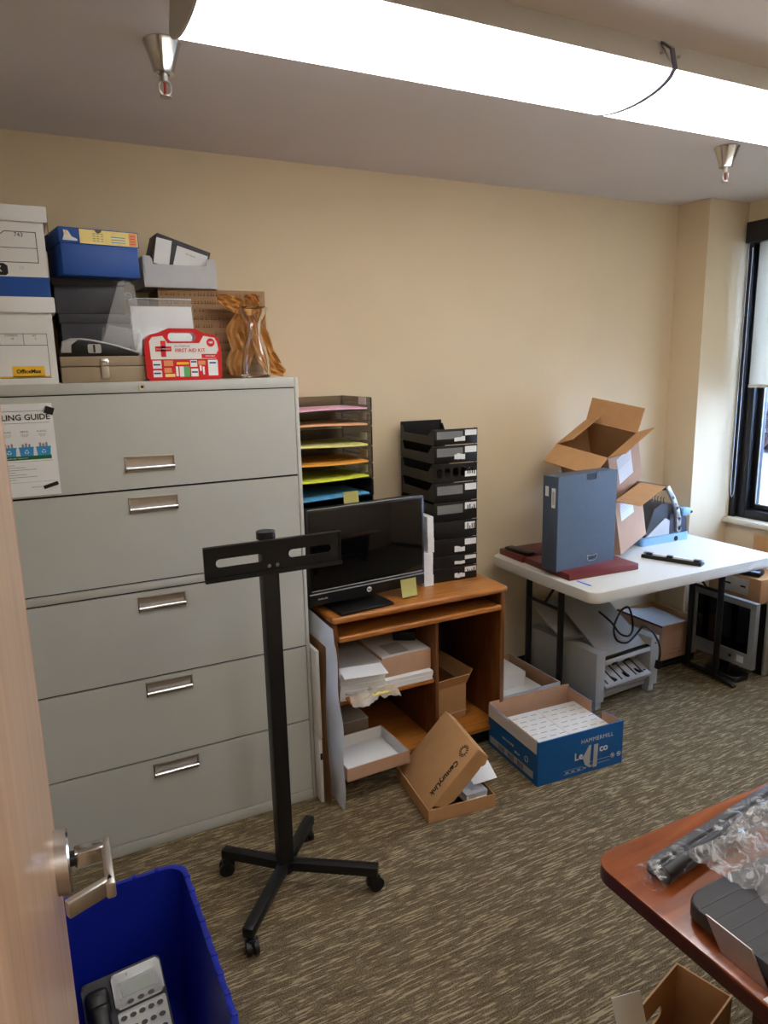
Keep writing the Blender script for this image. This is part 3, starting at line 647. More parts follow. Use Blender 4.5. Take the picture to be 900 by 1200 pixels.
# black tray tower
BT = thing('black_tray_tower', 'tall stack of black plastic desk trays with white labels on the oak desk', 'desk tray', (1.565, 2.617, .75), (0, 0, -3))
lev = [0, .065, .118, .198, .278, .365, .450, .535, .615]
bw, bd = .215, .335
rr = random.Random(2)
for i, z in enumerate(lev):
    hh = (lev[i+1]-z-.003) if i < 8 else .068
    xo = -.012 if i in (0, 1, 2) else 0
    holes = []
    b = B()
    if i == 6:
        holes = [rrect(.012+.04*k, .022, .04+.04*k, .064, .0135) for k in range(5)]
        b.plate([[(0, 0), (bw, 0), (bw, hh), (0, hh)]]+holes, .004, M_BLACK)
    else:
        b.box(xo, 0, 0, bw, .004, hh, M_BLACK, .001)
    # sides: low in the middle, full height at the ends
    side = [(0, 0), (bd, 0), (bd, hh), (bd-.02, hh), (bd-.04, hh*.55), (.06, hh*.55), (.02, hh), (0, hh)]
    if i < 5: side = [(0, 0), (bd, 0), (bd, hh*.9), (.02, hh*.9), (0, hh)]
    for x in (xo, bw-.004): b.prism(side, .004, M_BLACK, M=T(x+.004, 0, 0) @ RZ(90))
    b.box(xo, 0, 0, bw, bd, .003, M_BLACK); b.box(xo, bd-.004, 0, bw, bd, hh*(1.0 if i < 8 else 1.25), M_BLACK)
    b.box(xo-.002, -.002, hh-.004, bw+.002, .006, hh-.001, M_BLACK, .001)
    o = b.build('tray', BT); o.location = (0, 0, z)
    b = B()
    if i in (8, 7, 5, 4): b.box(.014, -.0008, hh*.38, bw*.66, .0, hh*.85, M_INKG)
    if i != 3: b.box(bw-.062, -.0012, hh*.55 if i not in (6,) else .02, bw-.004, 0, hh*.9 if i != 6 else .045, M_WHITE)
    else: b.box(bw-.062, -.0012, hh*.45, bw-.010, 0, hh*.85, M_WHITE)
    if i in (8, 7, 2, 1, 0):
        for q in range(4): b.box(bw-.115+q*.012, -.0014, hh*(.16+.05*rr.random()), bw-.098+q*.012, 0, hh*(.42+.12*rr.random()), M_WHITE)
    if i in (0, 3, 4, 6):
        for q in range(4): b.box(bw-.05+q*.011, -.0018, hh*(.3+.2*rr.random()), bw-.045+q*.011, -.001, hh*(.6+.2*rr.random()), M_INK)
    s_ = b.build('label', o, 'torn white labels')
def stackblock(name, label, cat, loc, size, rz=0, m=M_WHITE, n=6, group=None, rot=None):
    b = B(); w_, d_, h_ = size; r_ = random.Random(hash(label) % 1000)
    r_ = random.Random(len(label)*7+int(w_*1000))
    for k in range(n):
        a, c = r_.uniform(-.003, .003), r_.uniform(-.003, .003)
        b.box(a, c, h_*k/n, w_+a, d_+c, h_*(k+1)/n-.0004, m)
    return solo(b, name, label, cat, loc, rot or (0, 0, rz), group)
stackblock('paper_stack', 'white papers stuffed between the monitor and the black tray tower, uppermost', 'paper', (1.520, 2.60, .90), (.03, .30, .16), -3, n=5)
stackblock('paper_stack', 'white binder spines standing under the papers between monitor and black trays', 'binder', (1.500, 2.60, .75), (.045, .29, .149), -3, n=3)

# contents of the desk
stackblock('paper_stack', 'tall stack of white paper on the left of the desk middle shelf', 'paper', (1.02, 2.45, .386), (.19, .33, .115), -8, n=9)
b = B(); b.box(0, 0, 0, .19, .27, .003, M_LGREY); b.box(.004, -.11, .001, .185, .0, .0022, M_WHITE)
solo(b, 'grey_folder', 'grey folder lying on top of the tall paper stack in the desk', 'folder', (1.03, 2.50, .5035), (0, 0, -10))
t = thing('plastic_bag', 'crumpled clear bag of papers squeezed under the tall stack at shelf edge', 'bag', (1.04, 2.375, .392))
b = B(); b.grid(lambda u, v: Vector((.21*u, .09*v-.02*math.sin(u*7), .03*math.sin(v*3)+.006*noise.noise(Vector((u*9, v*9, 1)))*3)), 24, 10, mat('clear_bag', (232, 222, 204), .2, var=.1, alpha=.55, bump=1, bscale=60)); b.build('film', t)
b = B(); b.box(.0, .02, .0, .075, .08, .010, M_ORANGE, .001); b.box(.05, .02, .010, .2, .08, .016, M_CREAM, .001); b.build('papers', t, 'orange and cream papers')
t = thing('kraft_card_box', 'closed brown box lid with white paper on it on the desk middle shelf', 'box', (1.222, 2.475, .428), (0, 0, 0))
b = B(); b.box(0, 0, 0, .235, .30, .088, M_KRAFTP, .002); b.build('carton', t)
b = B(); b.box(.004, .004, .088, .231, .296, .0895, M_WHITE); b.box(.05, .02, .0895, .14, .13, .0905, M_LGREY); b.build('paper_sheet', t)
stackblock('paper_stack', 'flat stack of white paper beneath the brown box on the desk shelf', 'paper', (1.225, 2.455, .386), (.225, .30, .041), -2, n=5)
b = B(); b.box(0, 0, 0, .10, .14, .04, M_BLACK, .006); solo(b, 'black_case', 'small black case lying on the back of the brown box in the desk', 'case', (1.35, 2.62, .5195), (0, 0, -30))
# lower left
t = thing('card_tray', 'shallow brown tray lined white sticking out of the desk bottom shelf', 'tray', (.99, 2.335, .0985), (0, 0, 1.5))
b = B(); b.openbox(.285, .25, .055, M_KRAFTP, .004, inner=M_WHITE); b.build('carton', t)
b = B(); b.box(.006, .006, .0052, .262, .225, .010, M_WHITE); b.build('paper_liner', t)
b = B(); b.box(0, 0, 0, .17, .19, .10, mat('dull_brown_card', (120, 106, 92), .8), .002); b.box(0, 0, .1005, .17, .19, .103, M_LGREY); solo(b, 'brown_box', 'small dull brown box behind the white lined tray in the desk', 'box', (1.04, 2.60, .0985))
# right compartment
t = thing('open_brown_box', 'narrow open brown box with raised flap in the right desk compartment', 'box', (1.500, 2.56, .0985), (0, 0, 3))
b = B(); b.openbox(.20, .26, .165, M_KRAFT2, .004)
b.box(-.0, -.003, .03, .205, 0, .033, M_KRAFTP); b.build('carton', t)
b = B(); b.box(0, 0, 0, .205, .003, .055, M_KRAFT, M=T(0, 0, .165) @ RX(25)); b.build('flap', t)
b = B(); b.box(0, 0, 0, .003, .26, .07, M_KRAFT, M=T(.20, 0, .165) @ RY(32)); b.build('flap', t)

# cardboards between cabinet and desk
t = thing('white_display_board', 'tall creased white board leaning against the left side of the desk', 'board', (.958, 2.30, 0), (0, 0, 0))
b = B(); b.grid(lambda u, v: Vector((.008*math.sin(v*5)+.004*math.sin(v*17+u*4)-.003*u-.006*v, .30*u+.008*(v > .9), .755*v-.0*u)), 10, 40, M_WHITE, thick=.004); b.build('panel', t)
t = thing('flattened_carton', 'flattened brown carton wedged upright beside the tall white board', 'cardboard', (.928, 2.37, 0))
b = B(); b.grid(lambda u, v: Vector((.005*math.sin(v*7+1), .33*u, .665*v)), 6, 24, M_KRAFT, thick=.005); b.build('panel', t)
b = B(); b.grid(lambda u, v: Vector((-.009+.003*math.sin(v*9), .006+.32*u, .64*v)), 6, 24, M_KRAFT2, thick=.005); b.build('panel', t)
t = thing('slim_white_carton', 'slim upright off-white carton squeezed against the filing cabinet side', 'box', (.9005, 2.395, 0))
b = B(); b.box(0, 0, .28, .014, .36, .645, M_WHITEC, .002); b.box(0, .004, 0, .014, .36, .275, M_WHITEC, .002); b.build('carton', t)
b = B(); b.box(.003, -.0008, .19, .011, .004, .215, M_INK); b.build('cutout', t, 'dark cutout mark')

# ---------------------------------------------------------------- floor boxes
# box with tilted lid
t = thing('mailer_box', 'brown printed mailer box with its lid tilted open, on the carpet before the desk', 'box', (1.208, 2.08, 0), (0, 0, -6.7))
b = B(); b.openbox(.285, .335, .055, M_KRAFT, .004, inner=M_KRAFT2)
b.box(.05, .01, .004, .28, .32, .012, M_BLACK, .002); b.build('carton', t)
MT = T(1.208, 2.08, 0) @ RZ(-6.7)
L = MT.inverted() @ (T(1.25, 2.079, .008) @ Euler((rad(.3), rad(-46.8), rad(-9.4))).to_matrix().to_4x4())
lw, ld, lh = .303, .325, .056
b = B(); b.box(0, 0, lh-.004, lw, ld, lh, M_KRAFT, .001, M=L); b.box(lw-.004, 0, 0, lw, ld, lh-.004, M_KRAFT, .001, M=L)
b.prism([(.03, lh-.004), (lw-.01, lh-.004), (lw-.01, 0), (.24, -.006), (.09, -.006), (.05, .01)], .004, M_KRAFT, M=L)
b.prism([(.03, lh-.004), (lw-.01, lh-.004), (lw-.01, 0), (.24, -.006), (.09, -.006), (.05, .01)], .004, M_KRAFT2, M=L @ T(0, ld-.004, 0))
b.prism([(lw-.002, lh-.004), (lw-.002, 0), (lw-.03, -.012), (lw-.045, -.006), (lw-.045, lh-.004)], .002, M_KRAFT, M=L @ T(0, -.0025, 0))
b.box(lw-.001, .10, .02, lw+.0006, .13, .03, M_KRAFT2, M=L)
lid = b.build('lid', t)
b = B(); tm = L @ T(.128, .052, lh+.0004) @ RZ(180)
text('CenturyLink', .036, tm, M_INK, b, bold=.0012, sx=.9)
for k in range(14):
    a = 2*PI*k/14+.2; b.box(.013, -.002, -.0002, .026, .002, .0006, M_INK, M=L @ T(.255, .062, lh+.0002) @ Matrix.Rotation(a, 4, 'Z') @ RZ(10))
b.build('print', lid, 'black printed name and ray logo')
stackblock('paper_stack', 'white folded papers showing under the raised lid of the mailer box', 'paper', (1.385, 2.088, .024), (.095, .13, .034), -2, n=3)
b = B(); b.box(0, 0, 0, .105, .08, .002, M_WHITE); solo(b, 'paper_sheet', 'white sheet sticking up from the open mailer box beside its lid', 'paper', (1.412, 2.082, .098), (28, -4, -6))

# blue paper carton
t = thing('paper_carton', 'open blue copy paper carton holding reams on the carpet', 'box', (1.720, 2.072, 0), (0, 0, -3.6))
w, d, h = .438, .378, .185
h = .196; b = B(); tk = .005
b.box(0, 0, 0, w, tk, h, M_BLUEH); b.box(0, d-tk, 0, w, d, h, M_BLUEH); b.box(0, tk, 0, tk, d-tk, h, M_BLUEH); b.box(tk, tk, 0, w-tk, d-tk, tk, M_BLUEH)
NT = [(tk, 0), (d-tk, 0), (d-tk, h), (.20, h), (.20, h-.055), (.13, h-.055), (.13, h-.012), (tk, h-.002)]
b.prism(NT, tk, M_BLUEH, M=T(w, 0, 0) @ RZ(90)); b.prism(NT, .0012, M_KRAFTP, M=T(w-tk, 0, 0) @ RZ(90))
b.box(tk, tk, .01, w-tk, tk+.001, h, M_KRAFTP); b.box(tk, d-tk-.001, .01, w-tk, d-tk, h, M_KRAFTP); b.box(tk, tk, .01, tk+.001, d-tk, h, M_KRAFTP)
b.box(-.0012, .01, .140, .0, d, h, M_WHITEC); b.box(.0, d-.0045, h, w, d-.0005, h+.012, M_KRAFTP); b.box(-.0, .012, h-.0, .004, d-.16, h+.004, M_KRAFTP)
b.build('carton', t)
b = B(); b.box(0, 0, 0, .05, .16, .003, M_KRAFTP, M=T(w-.056, .10, h-.07) @ RY(12)); b.build('inner_flap', t)
b = B(); text('HAMMERMILL', .026, frontM(.300, -.0006, .148), M_WHITEC, b, space=1.1)
text('Le', .046, frontM(.205, -.0006, .085), M_WHITEC, b, bold=.001); text('co', .046, frontM(.335, -.0006, .096), M_WHITEC, b, bold=.001)
for (x, z, ww) in ((.13, .018, .10), (.25, .03, .12)): b.box(x, -.0006, z, x+ww, 0, z+.0012, M_LGREY); b.box(x, -.0006, z+.016, x+ww, 0, z+.0172, M_LGREY)
for q in range(5): b.box(.14+.03*q, -.0006, .022, .155+.03*q, 0, .028, M_LGREY)
for x in (.385, .418):
    b.tube([(x+.010*math.cos(2*PI*k/14), -.0008, .048+.010*math.sin(2*PI*k/14)) for k in range(15)], .0009, M_WHITEC, 5); b.box(x-.004, -.0008, .045, x+.004, 0, .051, M_WHITEC)
b.build('print', t, 'white printing on the front')
b = B(); b.prism([(.238, .04), (.262, .022), (.268, .125), (.258, .124), (.225, .075)], .0012, M_LGREY, M=T(0, -.0018, 0)); b.prism([(.280, .018), (.300, .018), (.305, .122), (.283, .122)], .0012, M_LGREY, M=T(0, -.0018, 0)); b.build('torn_tape', t, 'torn grey tape patches')
b = B(); ML = T(-.0016, 0, 0) @ RZ(-90) @ T(-d, 0, 0)
b.box(.015, -.0006, .02, d-.03, 0, .052, M_LGREY, M=ML)
for q in range(26):
    if q % 9 < 6: b.box(.09+.008*q, -.0012, .024, .093+.008*q, 0, .048, M_INK, M=ML)
b.tube([(.30+.012*math.cos(2*PI*k/14), -.001, .085+.012*math.sin(2*PI*k/14)) for k in range(15)], .001, M_WHITEC, 5, M=ML)
text('letter size 20 lb', .014, ML @ frontM(.16, -.0006, .095), M_WHITEC, b); text('500 x 8', .012, ML @ frontM(.23, -.0006, .075), M_WHITEC, b)
b.build('print', t, 'barcode strip on the left side')
def ream(loc, rz, label, sz=(.2135, .279, .05)):
    t_ = thing('paper_ream', label, 'paper ream', loc, (0, 0, rz), 'wrapped paper reams in the blue carton')
    b = B(); b.box(0, 0, 0, *sz, M_WHITEC, .002); b.build('wrapper', t_)
    b = B()
    for r in range(7):
        for c in range(4): b.box(.012+.05*c+.02*(r % 2), .02+.037*r, sz[2], .044+.05*c+.02*(r % 2), .0225+.037*r, sz[2]+.0005, M_INKG)
    b.build('print', t_, 'rows of small grey lettering')
RML = 'wrapped white copy paper ream, one of the pair side by side inside the open blue carton'
for k in range(2):
    for lv in range(2):
        if lv == 0: continue
        ream((1.728+.2145*k, 2.120-.0135*k, .0925), -3.6, ('left' if k == 0 else 'right')+' one of the two wrapped white paper reams on top in the blue carton')
stackblock('paper_ream', 'lower layer of white paper beneath the two printed reams in the blue carton', 'paper ream', (1.732, 2.092, .006), (.41, .345, .085), -3.6, n=2, m=M_WHITEC)

# white paper carton tray beside desk
t = thing('open_paper_carton', 'white sided open carton of paper standing between desk and table leg', 'box', (1.846, 2.55, 0), (0, 0, 0))
b = B(); b.openbox(.40, .42, .15, mat('pale_blue_white_card', (206, 214, 226), .6), .005, inner=M_KRAFTP); b.build('carton', t)
stackblock('paper_stack', 'lower front stack of white paper in the white sided open carton', 'paper', (1.855, 2.57, .0055), (.34, .385, .10), n=6)
stackblock('paper_stack', 'taller rear stack of white paper in the white sided open carton', 'paper', (1.858, 2.68, .1065), (.27, .275, .075), n=3)

# ---------------------------------------------------------------- folding table
FT = thing('folding_table', 'white plastic folding table with black legs under the window corner', 'table', (2.09, 2.18, 0))
tw_, td_ = 1.215, .76
b = B()
def slab(b, x0, y0, x1, y1, r, z0, z1, m, bev=.006, M=I4):
    P = rrect(x0, y0, x1, y1, r, 8)
    b2 = bmesh.new(); lo = [b2.verts.new((x, y, z0)) for x, y in P]; hi = [b2.verts.new((x, y, z1)) for x, y in P]; n = len(P)
    b2.faces.new(lo[::-1]); ft = b2.faces.new(hi)
    for i in range(n): b2.faces.new((lo[i], lo[(i+1) % n], hi[(i+1) % n], hi[i]))
    if bev: bmesh.ops.bevel(b2, geom=list(ft.edges), offset=bev, segments=3, profile=.5, affect='EDGES')
    b._merge(b2, m, M)
slab(b, 0, 0, tw_, td_, .055, .693, .735, M_TABLE, .005); slab(b, .004, .004, tw_-.004, td_-.004, .052, .683, .694, M_TABLE, 0)
b.build('table_top', FT)
for lx, ys in ((.19, (.42, .67)), (1.10, (.22, .40))):
    b = B()
    for y in ys: b.cyl((lx, y, .03), (lx, y, .69), .0165, M_BLACKM, seg=14)
    b.cyl((lx, ys[0], .50), (lx, ys[1], .50), .009, M_BLACKM, seg=10); b.cyl((lx, ys[0], .68), (lx, ys[1], .68), .011, M_BLACKM, seg=10)
    b.cyl((lx, sum(ys)/2, .5), (lx+(.16 if lx < .5 else -.16), sum(ys)/2, .688), .007, M_BLACKM, seg=10)
    y0, y1 = ys[0]-.12, ys[1]+(.03 if lx > .5 else .02)
    b.tube([(lx, y0, .012), (lx, y0+.03, .024), (lx, y0+.10, .035), (lx, (y0+y1)/2, .036), (lx, y1, .034)], [.012, .015, .016, .016, .014], M_BLACKM, 10)
    b.build('leg', FT)
b = B(); b.box(0, 0, 0, .012, .085, .0006, mat('blue_tape', (30, 120, 220), .5), M=RZ(0)); solo(b, 'blue_tape', 'short strip of blue tape on the near left corner of the white table', 'tape', (2.155, 2.275, .7352), (0, 0, 2))

# binders under grey box
def binder(loc, rz, label, w=.405, d=.345, h=.030):
    t_ = thing('ring_binder', label, 'binder', loc, (0, 0, rz))
    b = B(); b.box(0, 0, h-.006, w, d, h, M_MAROON, .002); b.box(0, 0, 0, w, d, .006, M_MAROON, .002); b.box(0, .0, .004, .006, d, h-.004, M_MAROON, .001); b.box(0, 0, .004, w, .006, h-.004, M_MAROON, .001); b.build('cover', t_)
    b = B(); b.box(.008, .008, .006, w-.006, d-.004, h-.006, M_WHITEC); b.build('pages', t_)
binder((2.125, 2.375, .7355), -3, 'large dark red leatherette album lying under the slate grey box on the table')
binder((2.135, 2.725, .7355), -2, 'smaller dark red album at the back left of the white table under the black clip', .265, .20)
b = B(); b.box(0, 0, 0, .05, .17, .016, M_BLACK, .004); b.box(.05, .004, 0, .075, .16, .008, M_SLATE, .002); solo(b, 'black_clipboard', 'black flat clip tool lying on the red album behind the slate grey box', 'clip', (2.16, 2.72, .7665), (0, 0, 4))
t = thing('document_box', 'slate blue-grey document box standing upright on the red album', 'box', (2.100, 2.435, .766), (0, 0, 5))
b = B(); w, d, h = .385, .095, .440
b.plate([[(0, 0), (w, 0), (w, h), (.245, h), (.242, h-.03), (.212, h-.035), (.180, h-.03), (.177, h), (0, h)]], .003, M_SLATE); b.box(0, .003, 0, w, d, h-.002, M_SLATE, .0015); b.box(.178, .0025, h-.036, .246, .004, h-.004, M_BLACK)
b.build('carton', t)
b = B(); ML = RZ(-90) @ T(-d, 0, 0)
b.box(.015, -.0012, .345, .035, 0, .39, M_WHITE, M=ML); b.box(.055, -.0012, .295, .078, 0, .385, M_WHITE, M=ML); b.box(.06, -.0016, .31, .073, 0, .37, M_LGREY, M=ML); b.build('label', t, 'white spine stickers')
b = B(); b.tube([(.20, -.002, .05), (.20, -.002, .03), (.212, -.002, .02), (.25, -.002, .02), (.265, -.002, .03), (.265, -.002, .05), (.25, -.002, .044), (.215, -.002, .044), (.20, -.002, .05)], .0012, M_LGREY, 5)
for k in range(4): b.tube([(.212+.012*k, -.002, .028), (.222+.012*k, -.002, .044)], .0012, M_INK, 5)
b.build('emblem', t, 'small embossed emblem')

# two open kraft cartons
def kraft_carton(name_label, pos, rot, dim, flaps, lab, cat='box'):
    t_ = thing('kraft_carton', name_label, cat, pos, rot)
    w, d, h = dim
    b = B(); b.openbox(w, d, h, M_KRAFTP, .004, inner=M_KRAFT2); b.build('carton', t_)
    for (side, ln, ang, skew) in flaps:
        b = B()
        if side == 'y0': M = T(0, 0, h) @ RX(ang); P = [(0, 0), (w, 0), (w-skew, ln), (skew*.0, ln)]; b.prism([(x, z) for x, z in P], .003, M_KRAFT, M=M)
        if side == 'y1': M = T(0, d, h) @ RX(ang); b.prism([(0, 0), (w, 0), (w-skew, ln), (skew, ln)], .003, M_KRAFT, M=M)
        if side == 'x1': M = T(w, 0, h) @ RY(ang) @ RZ(90); b.prism([(0, 0), (d, 0), (d-skew, ln), (skew, ln)], .003, M_KRAFT, M=M)
        if side == 'x0': M = T(0, 0, h) @ RY(ang) @ RZ(90); b.prism([(0, 0), (d, 0), (d-skew, ln), (skew, ln)], .003, M_KRAFT, M=M)
        b.build('flap', t_)
    b = B(); M = T(w, 0, 0) @ RZ(90)
    x0, z0, x1, z1 = lab
    b.box(x0, -.0012, z0, x1, 0, z1, M_WHITE, M=M)
    for q in range(5): b.box(x0+.008, -.0016, z1-.012-.012*q, x1-.012-.01*(q % 2), -.001, z1-.010-.012*q, M_LGREY, M=M)
    b.build('shipping_label', t_, 'white shipping label')
    return t_
kraft_carton('brown carton with open flaps tilted on top of another carton, white label on its side', (2.554, 2.915, 1.054), (27, 8.9, -78.1), (.3095, .245, .2735), [('y0', .122, 105, 0), ('y1', .122, -38, 0), ('x1', .115, 62, .004), ('x0', .115, 65, .01)], (.06, .075, .175, .225))
kraft_carton('lower brown carton supporting the tilted open one, leaning on the binding machine', (2.453, 2.777, .738), (8.9, -5.6, -68.9), (.301, .319, .278), [('x1', .13, 100, .0)], (.05, .16, .20, .262))

# comb binding machine
BMch = thing('binding_machine', 'grey and pale blue comb binding machine with raised lever arm', 'binding machine', (2.985, 2.975, .7355), (0, 0, -90))
LM = .315; MDK = mat('machine_grey', (66, 68, 72), .4, var=.04)
b = B(); slab(b, .0, -.125, LM+.012, .235, .02, 0, .042, M_LBLUE, .006); b.box(.10, -.115, .042, LM-.02, -.04, .047, M_LGREY, .002); b.build('base', BMch)
b = B(); b.cyl((LM+.0125, .13, .016), (LM+.0150, .13, .016), .014, M_BLACK, seg=16); b.build('cable_port', BMch, 'black round port')
b = B(); b.prism([(-.09, .042), (.225, .042), (.225, .11), (.19, .17), (.13, .205), (.02, .215), (-.03, .19)], LM-.004, MDK, M=RZ(90) @ T(0, -LM+.004, 0)); b.build('body', BMch)
b = B(); b.prism([(-.085, .044), (.085, .044), (.085, .12), (.05, .135), (.01, .11)], .006, M_LGREY, M=T(LM+.004, 0, 0) @ RZ(90)); b.build('side_cover', BMch, 'light grey side cover')
b = B(); b.prism([(.0855, .044), (.22, .044), (.215, .11), (.18, .16), (.0855, .15)], .006, mat('machine_slate', (70, 74, 90), .4), M=T(LM+.004, 0, 0) @ RZ(90)); b.build('side_cover', BMch, 'slate side cover')
for k in range(15):
    b = B(); b.tube([(.015+.02*k, .06, .205), (.015+.02*k, .055, .24), (.015+.02*k, .062, .246)], .0022, M_BLACK, 5); b.build('comb_pin', BMch)
b = B(); A = [(LM+.006, .145, .070), (LM+.006, .14, .13), (LM+.006, .12, .19), (LM+.006, .085, .25), (LM+.006, .045, .305)]
for p, q, r1 in zip(A, A[1:], (.017, .015, .014, .013)):
    dv = Vector(q)-Vector(p); a = math.degrees(math.atan2(dv.z, dv.y)); b.box(-.003, -.016 if p is not A[0] else 0, -r1, .012, dv.length+.006, r1, M_SILVER, .003, M=T(*p) @ RX(a))
b.cyl((LM+.003, .145, .068), (LM+.018, .145, .068), .018, M_SILVER); b.cyl((LM+.018, .145, .068), (LM+.020, .145, .068), .007, M_BLACK)
b.build('lever_arm', BMch, 'silver blue curved lever')
b = B(); b.box(.02, .02, .290, LM+.01, .058, .312, M_BLACK, .004); b.build('lever_bar', BMch, 'black cross handle')
b = B(); b.box(LM-.03, .175, .135, LM+.012, .235, .175, M_LBLUE, .004); b.cyl((LM-.01, .23, .14), (LM-.01, .27, .146), .007, M_BLACK); b.build('depth_knob', BMch)

t = thing('hole_punch', 'black three hole punch bar with silver top and white labels on the table', 'hole punch', (2.70, 2.50, .7355), (0, 0, -68))
b = B(); b.box(0, 0, 0, .29, .055, .012, M_BLACK, .002); b.build('base', t)
b = B(); b.box(.0, .03, .013, .285, .058, .022, M_SILVER, .003, M=RX(0)); b.box(0, .0, .012, .29, .012, .018, M_BLACK, .002)
for x in (.02, .12, .25): b.box(x, .008, .012, x+.03, .034, .026, M_BLACK, .003)
b.build('punch_bar', t)
b = B(); b.box(.052, .012, .0125, .118, .034, .0265, M_WHITE); b.box(.152, .012, .0125, .246, .034, .0265, M_WHITE); b.build('label', t, 'white paper labels')

# ---------------------------------------------------------------- under the table
PM = thing('paper_folder_machine', 'pale grey desktop printing machine on the floor under the white table', 'machine', (2.375, 2.44, 0), (0, 0, 4))
b = B(); w, d, h = .46, .48, .305; z0 = .04
b.box(0, 0, z0, .062, d, h, M_GREYP, .004); b.box(w-.062, 0, z0, w, d-.05, h, M_GREYP, .004); b.box(.062, .20, z0, w-.062, d, .24, M_GREYP, .003); b.box(.062, .03, z0, w-.062, .20, z0+.03, M_GREYP, .003)
b.build('housing', PM)
for x in (.015, w-.055): 
    for y in (.01, d-.10):
        b = B(); b.box(x, y, 0, x+.04, y+.04, z0, M_GREYP, .003); b.build('foot', PM)
b = B(); MTr = T(.064, .0, .115) @ RX(24)
b.box(0, 0, 0, w-.128, .20, .006, M_LGREY, .001, M=MTr)
for k in range(6): b.box(.025+.052*k, .01, .0062, .033+.052*k, .19, .008, M_BLACK, M=MTr)
b.box(.0, -.012, -.014, w-.128, .004, .008, M_GREYP, .002, M=MTr); b.build('feed_tray', PM, 'slotted feed tray with black rails')
b = B(); b.cyl((.064, .10, .175), (w-.064, .10, .175), .008, M_NICKEL)
for k in range(3): b.cyl((.13+.09*k, .10, .175), (.16+.09*k, .10, .175), .015, M_BLACK); b.box(.14+.09*k, .0, .13, .155+.09*k, .11, .140, M_BLACK, .002)
b.cyl((.064, .02, .075), (w-.064, .02, .075), .006, M_SILVER); b.build('roller_bar', PM)
b = B(); b.box(.062, .01, .255, w-.062, .03, .262, M_BLACK); b.box(.064, 0, .235, w-.064, .02, .253, M_LGREY, .002); b.build('front_bar', PM)
b = B(); b.box(0, 0, 0, w-.14, .40, .006, M_GREYP, .001, M=T(.07, .03, .262) @ RX(32)); b.build('stacker_tray', PM, 'raised flat paper tray')
b = B(); b.box(0, 0, 0, .30, .26, .008, M_GREYP, .002, M=T(-.05, .20, .33) @ RX(30) @ RY(8)); b.box(0, 0, -.02, .30, .02, .0, M_GREYP, .002, M=T(-.05, .20, .33) @ RX(30) @ RY(8)); b.build('rear_cover', PM)
b = B(); b.cyl((w-.03, -.004, .27), (w-.03, 0, .27), .004, M_BLACK); b.box(w-.125, -.012, .145, w-.11, -.008, .150, M_BLUEC); b.build('button', PM)
# power cable
t0 = [(2.55, 2.62, .44), (2.57, 2.55, .40), (2.60, 2.52, .345), (2.64, 2.50, .330), (2.70, 2.53, .345), (2.74, 2.58, .40), (2.73, 2.60, .44), (2.68, 2.60, .42), (2.60, 2.56, .365), (2.56, 2.50, .325), (2.60, 2.47, .312), (2.68, 2.49, .330), (2.74, 2.50, .36), (2.78, 2.48, .34), (2.79, 2.44, .29), (2.785, 2.42, .24), (2.775, 2.415, .20)]
def smooth(pts, n=8):
    P = [Vector(p) for p in pts]; out = []
    for i in range(len(P)-1):
        p0, p1, p2, p3 = P[max(i-1, 0)], P[i], P[i+1], P[min(i+2, len(P)-1)]
        for k in range(n):
            t_ = k/n; out.append(.5*((2*p1)+(p2-p0)*t_+(2*p0-5*p1+4*p2-p3)*t_*t_+(3*p1-p0-3*p2+p3)*t_**3))
    out.append(P[-1]); return [tuple(v) for v in out]
t = thing('power_cable', 'tangled black power cable with plug draped over the grey machine', 'cable', (2.65, 2.5, .35))
b = B(); b.tube(smooth(t0), .0055, M_BLACK, 8, M=T(-2.65, -2.5, -.35)); b.build('cord', t)
b = B(); b.box(-.014, -.012, -.045, .014, .012, .0, M_BLACK, .005, M=T(.125, -.085, -.15) @ RY(12)); b.build('plug', t)

t = thing('low_black_box', 'low black box on the floor under the pink-brown paper box', 'box', (3.02, 2.65, 0))
b = B(); b.box(0, 0, 0, .31, .30, .055, M_BLACK, .006); b.build('body', t); b = B(); b.box(.02, -.002, .02, .29, .0, .024, M_DGREY); b.build('seam', t)
t = thing('archive_box', 'pinkish brown open box with white paper under the table beside grey machine', 'box', (3.035, 2.632, .0555), (0, 0, 0))
b = B(); b.openbox(.29, .34, .205, M_KRAFTP, .004, inner=M_KRAFT2); b.box(-.001, -.001, .16, .291, .0, .162, M_KRAFT2); b.box(-.0015, -.0015, .196, .0, .34, .207, mat('dark_red_edge', (96, 44, 40), .7))
b.build('carton', t)
b = B()
for r, s_ in enumerate(('return to', 'records office')): text(s_, .018, frontM(.12, -.0006, .055-.022*r), mat('faded_red_ink', (176, 106, 96), .8), b)
b.box(.265, -.0016, .165, .275, 0, .185, M_INK); b.build('print', t)
b = B(); b.grid(lambda u, v: Vector((  .006+.275*u, .006+.32*v, .165+.035*v*(1-u*.6)+.005*math.sin(u*6))), 10, 10, M_WHITE, thick=.004); b.box(.006, .006, .005, .28, .33, .155, M_WHITE); b.build('paper_contents', t, 'white papers')

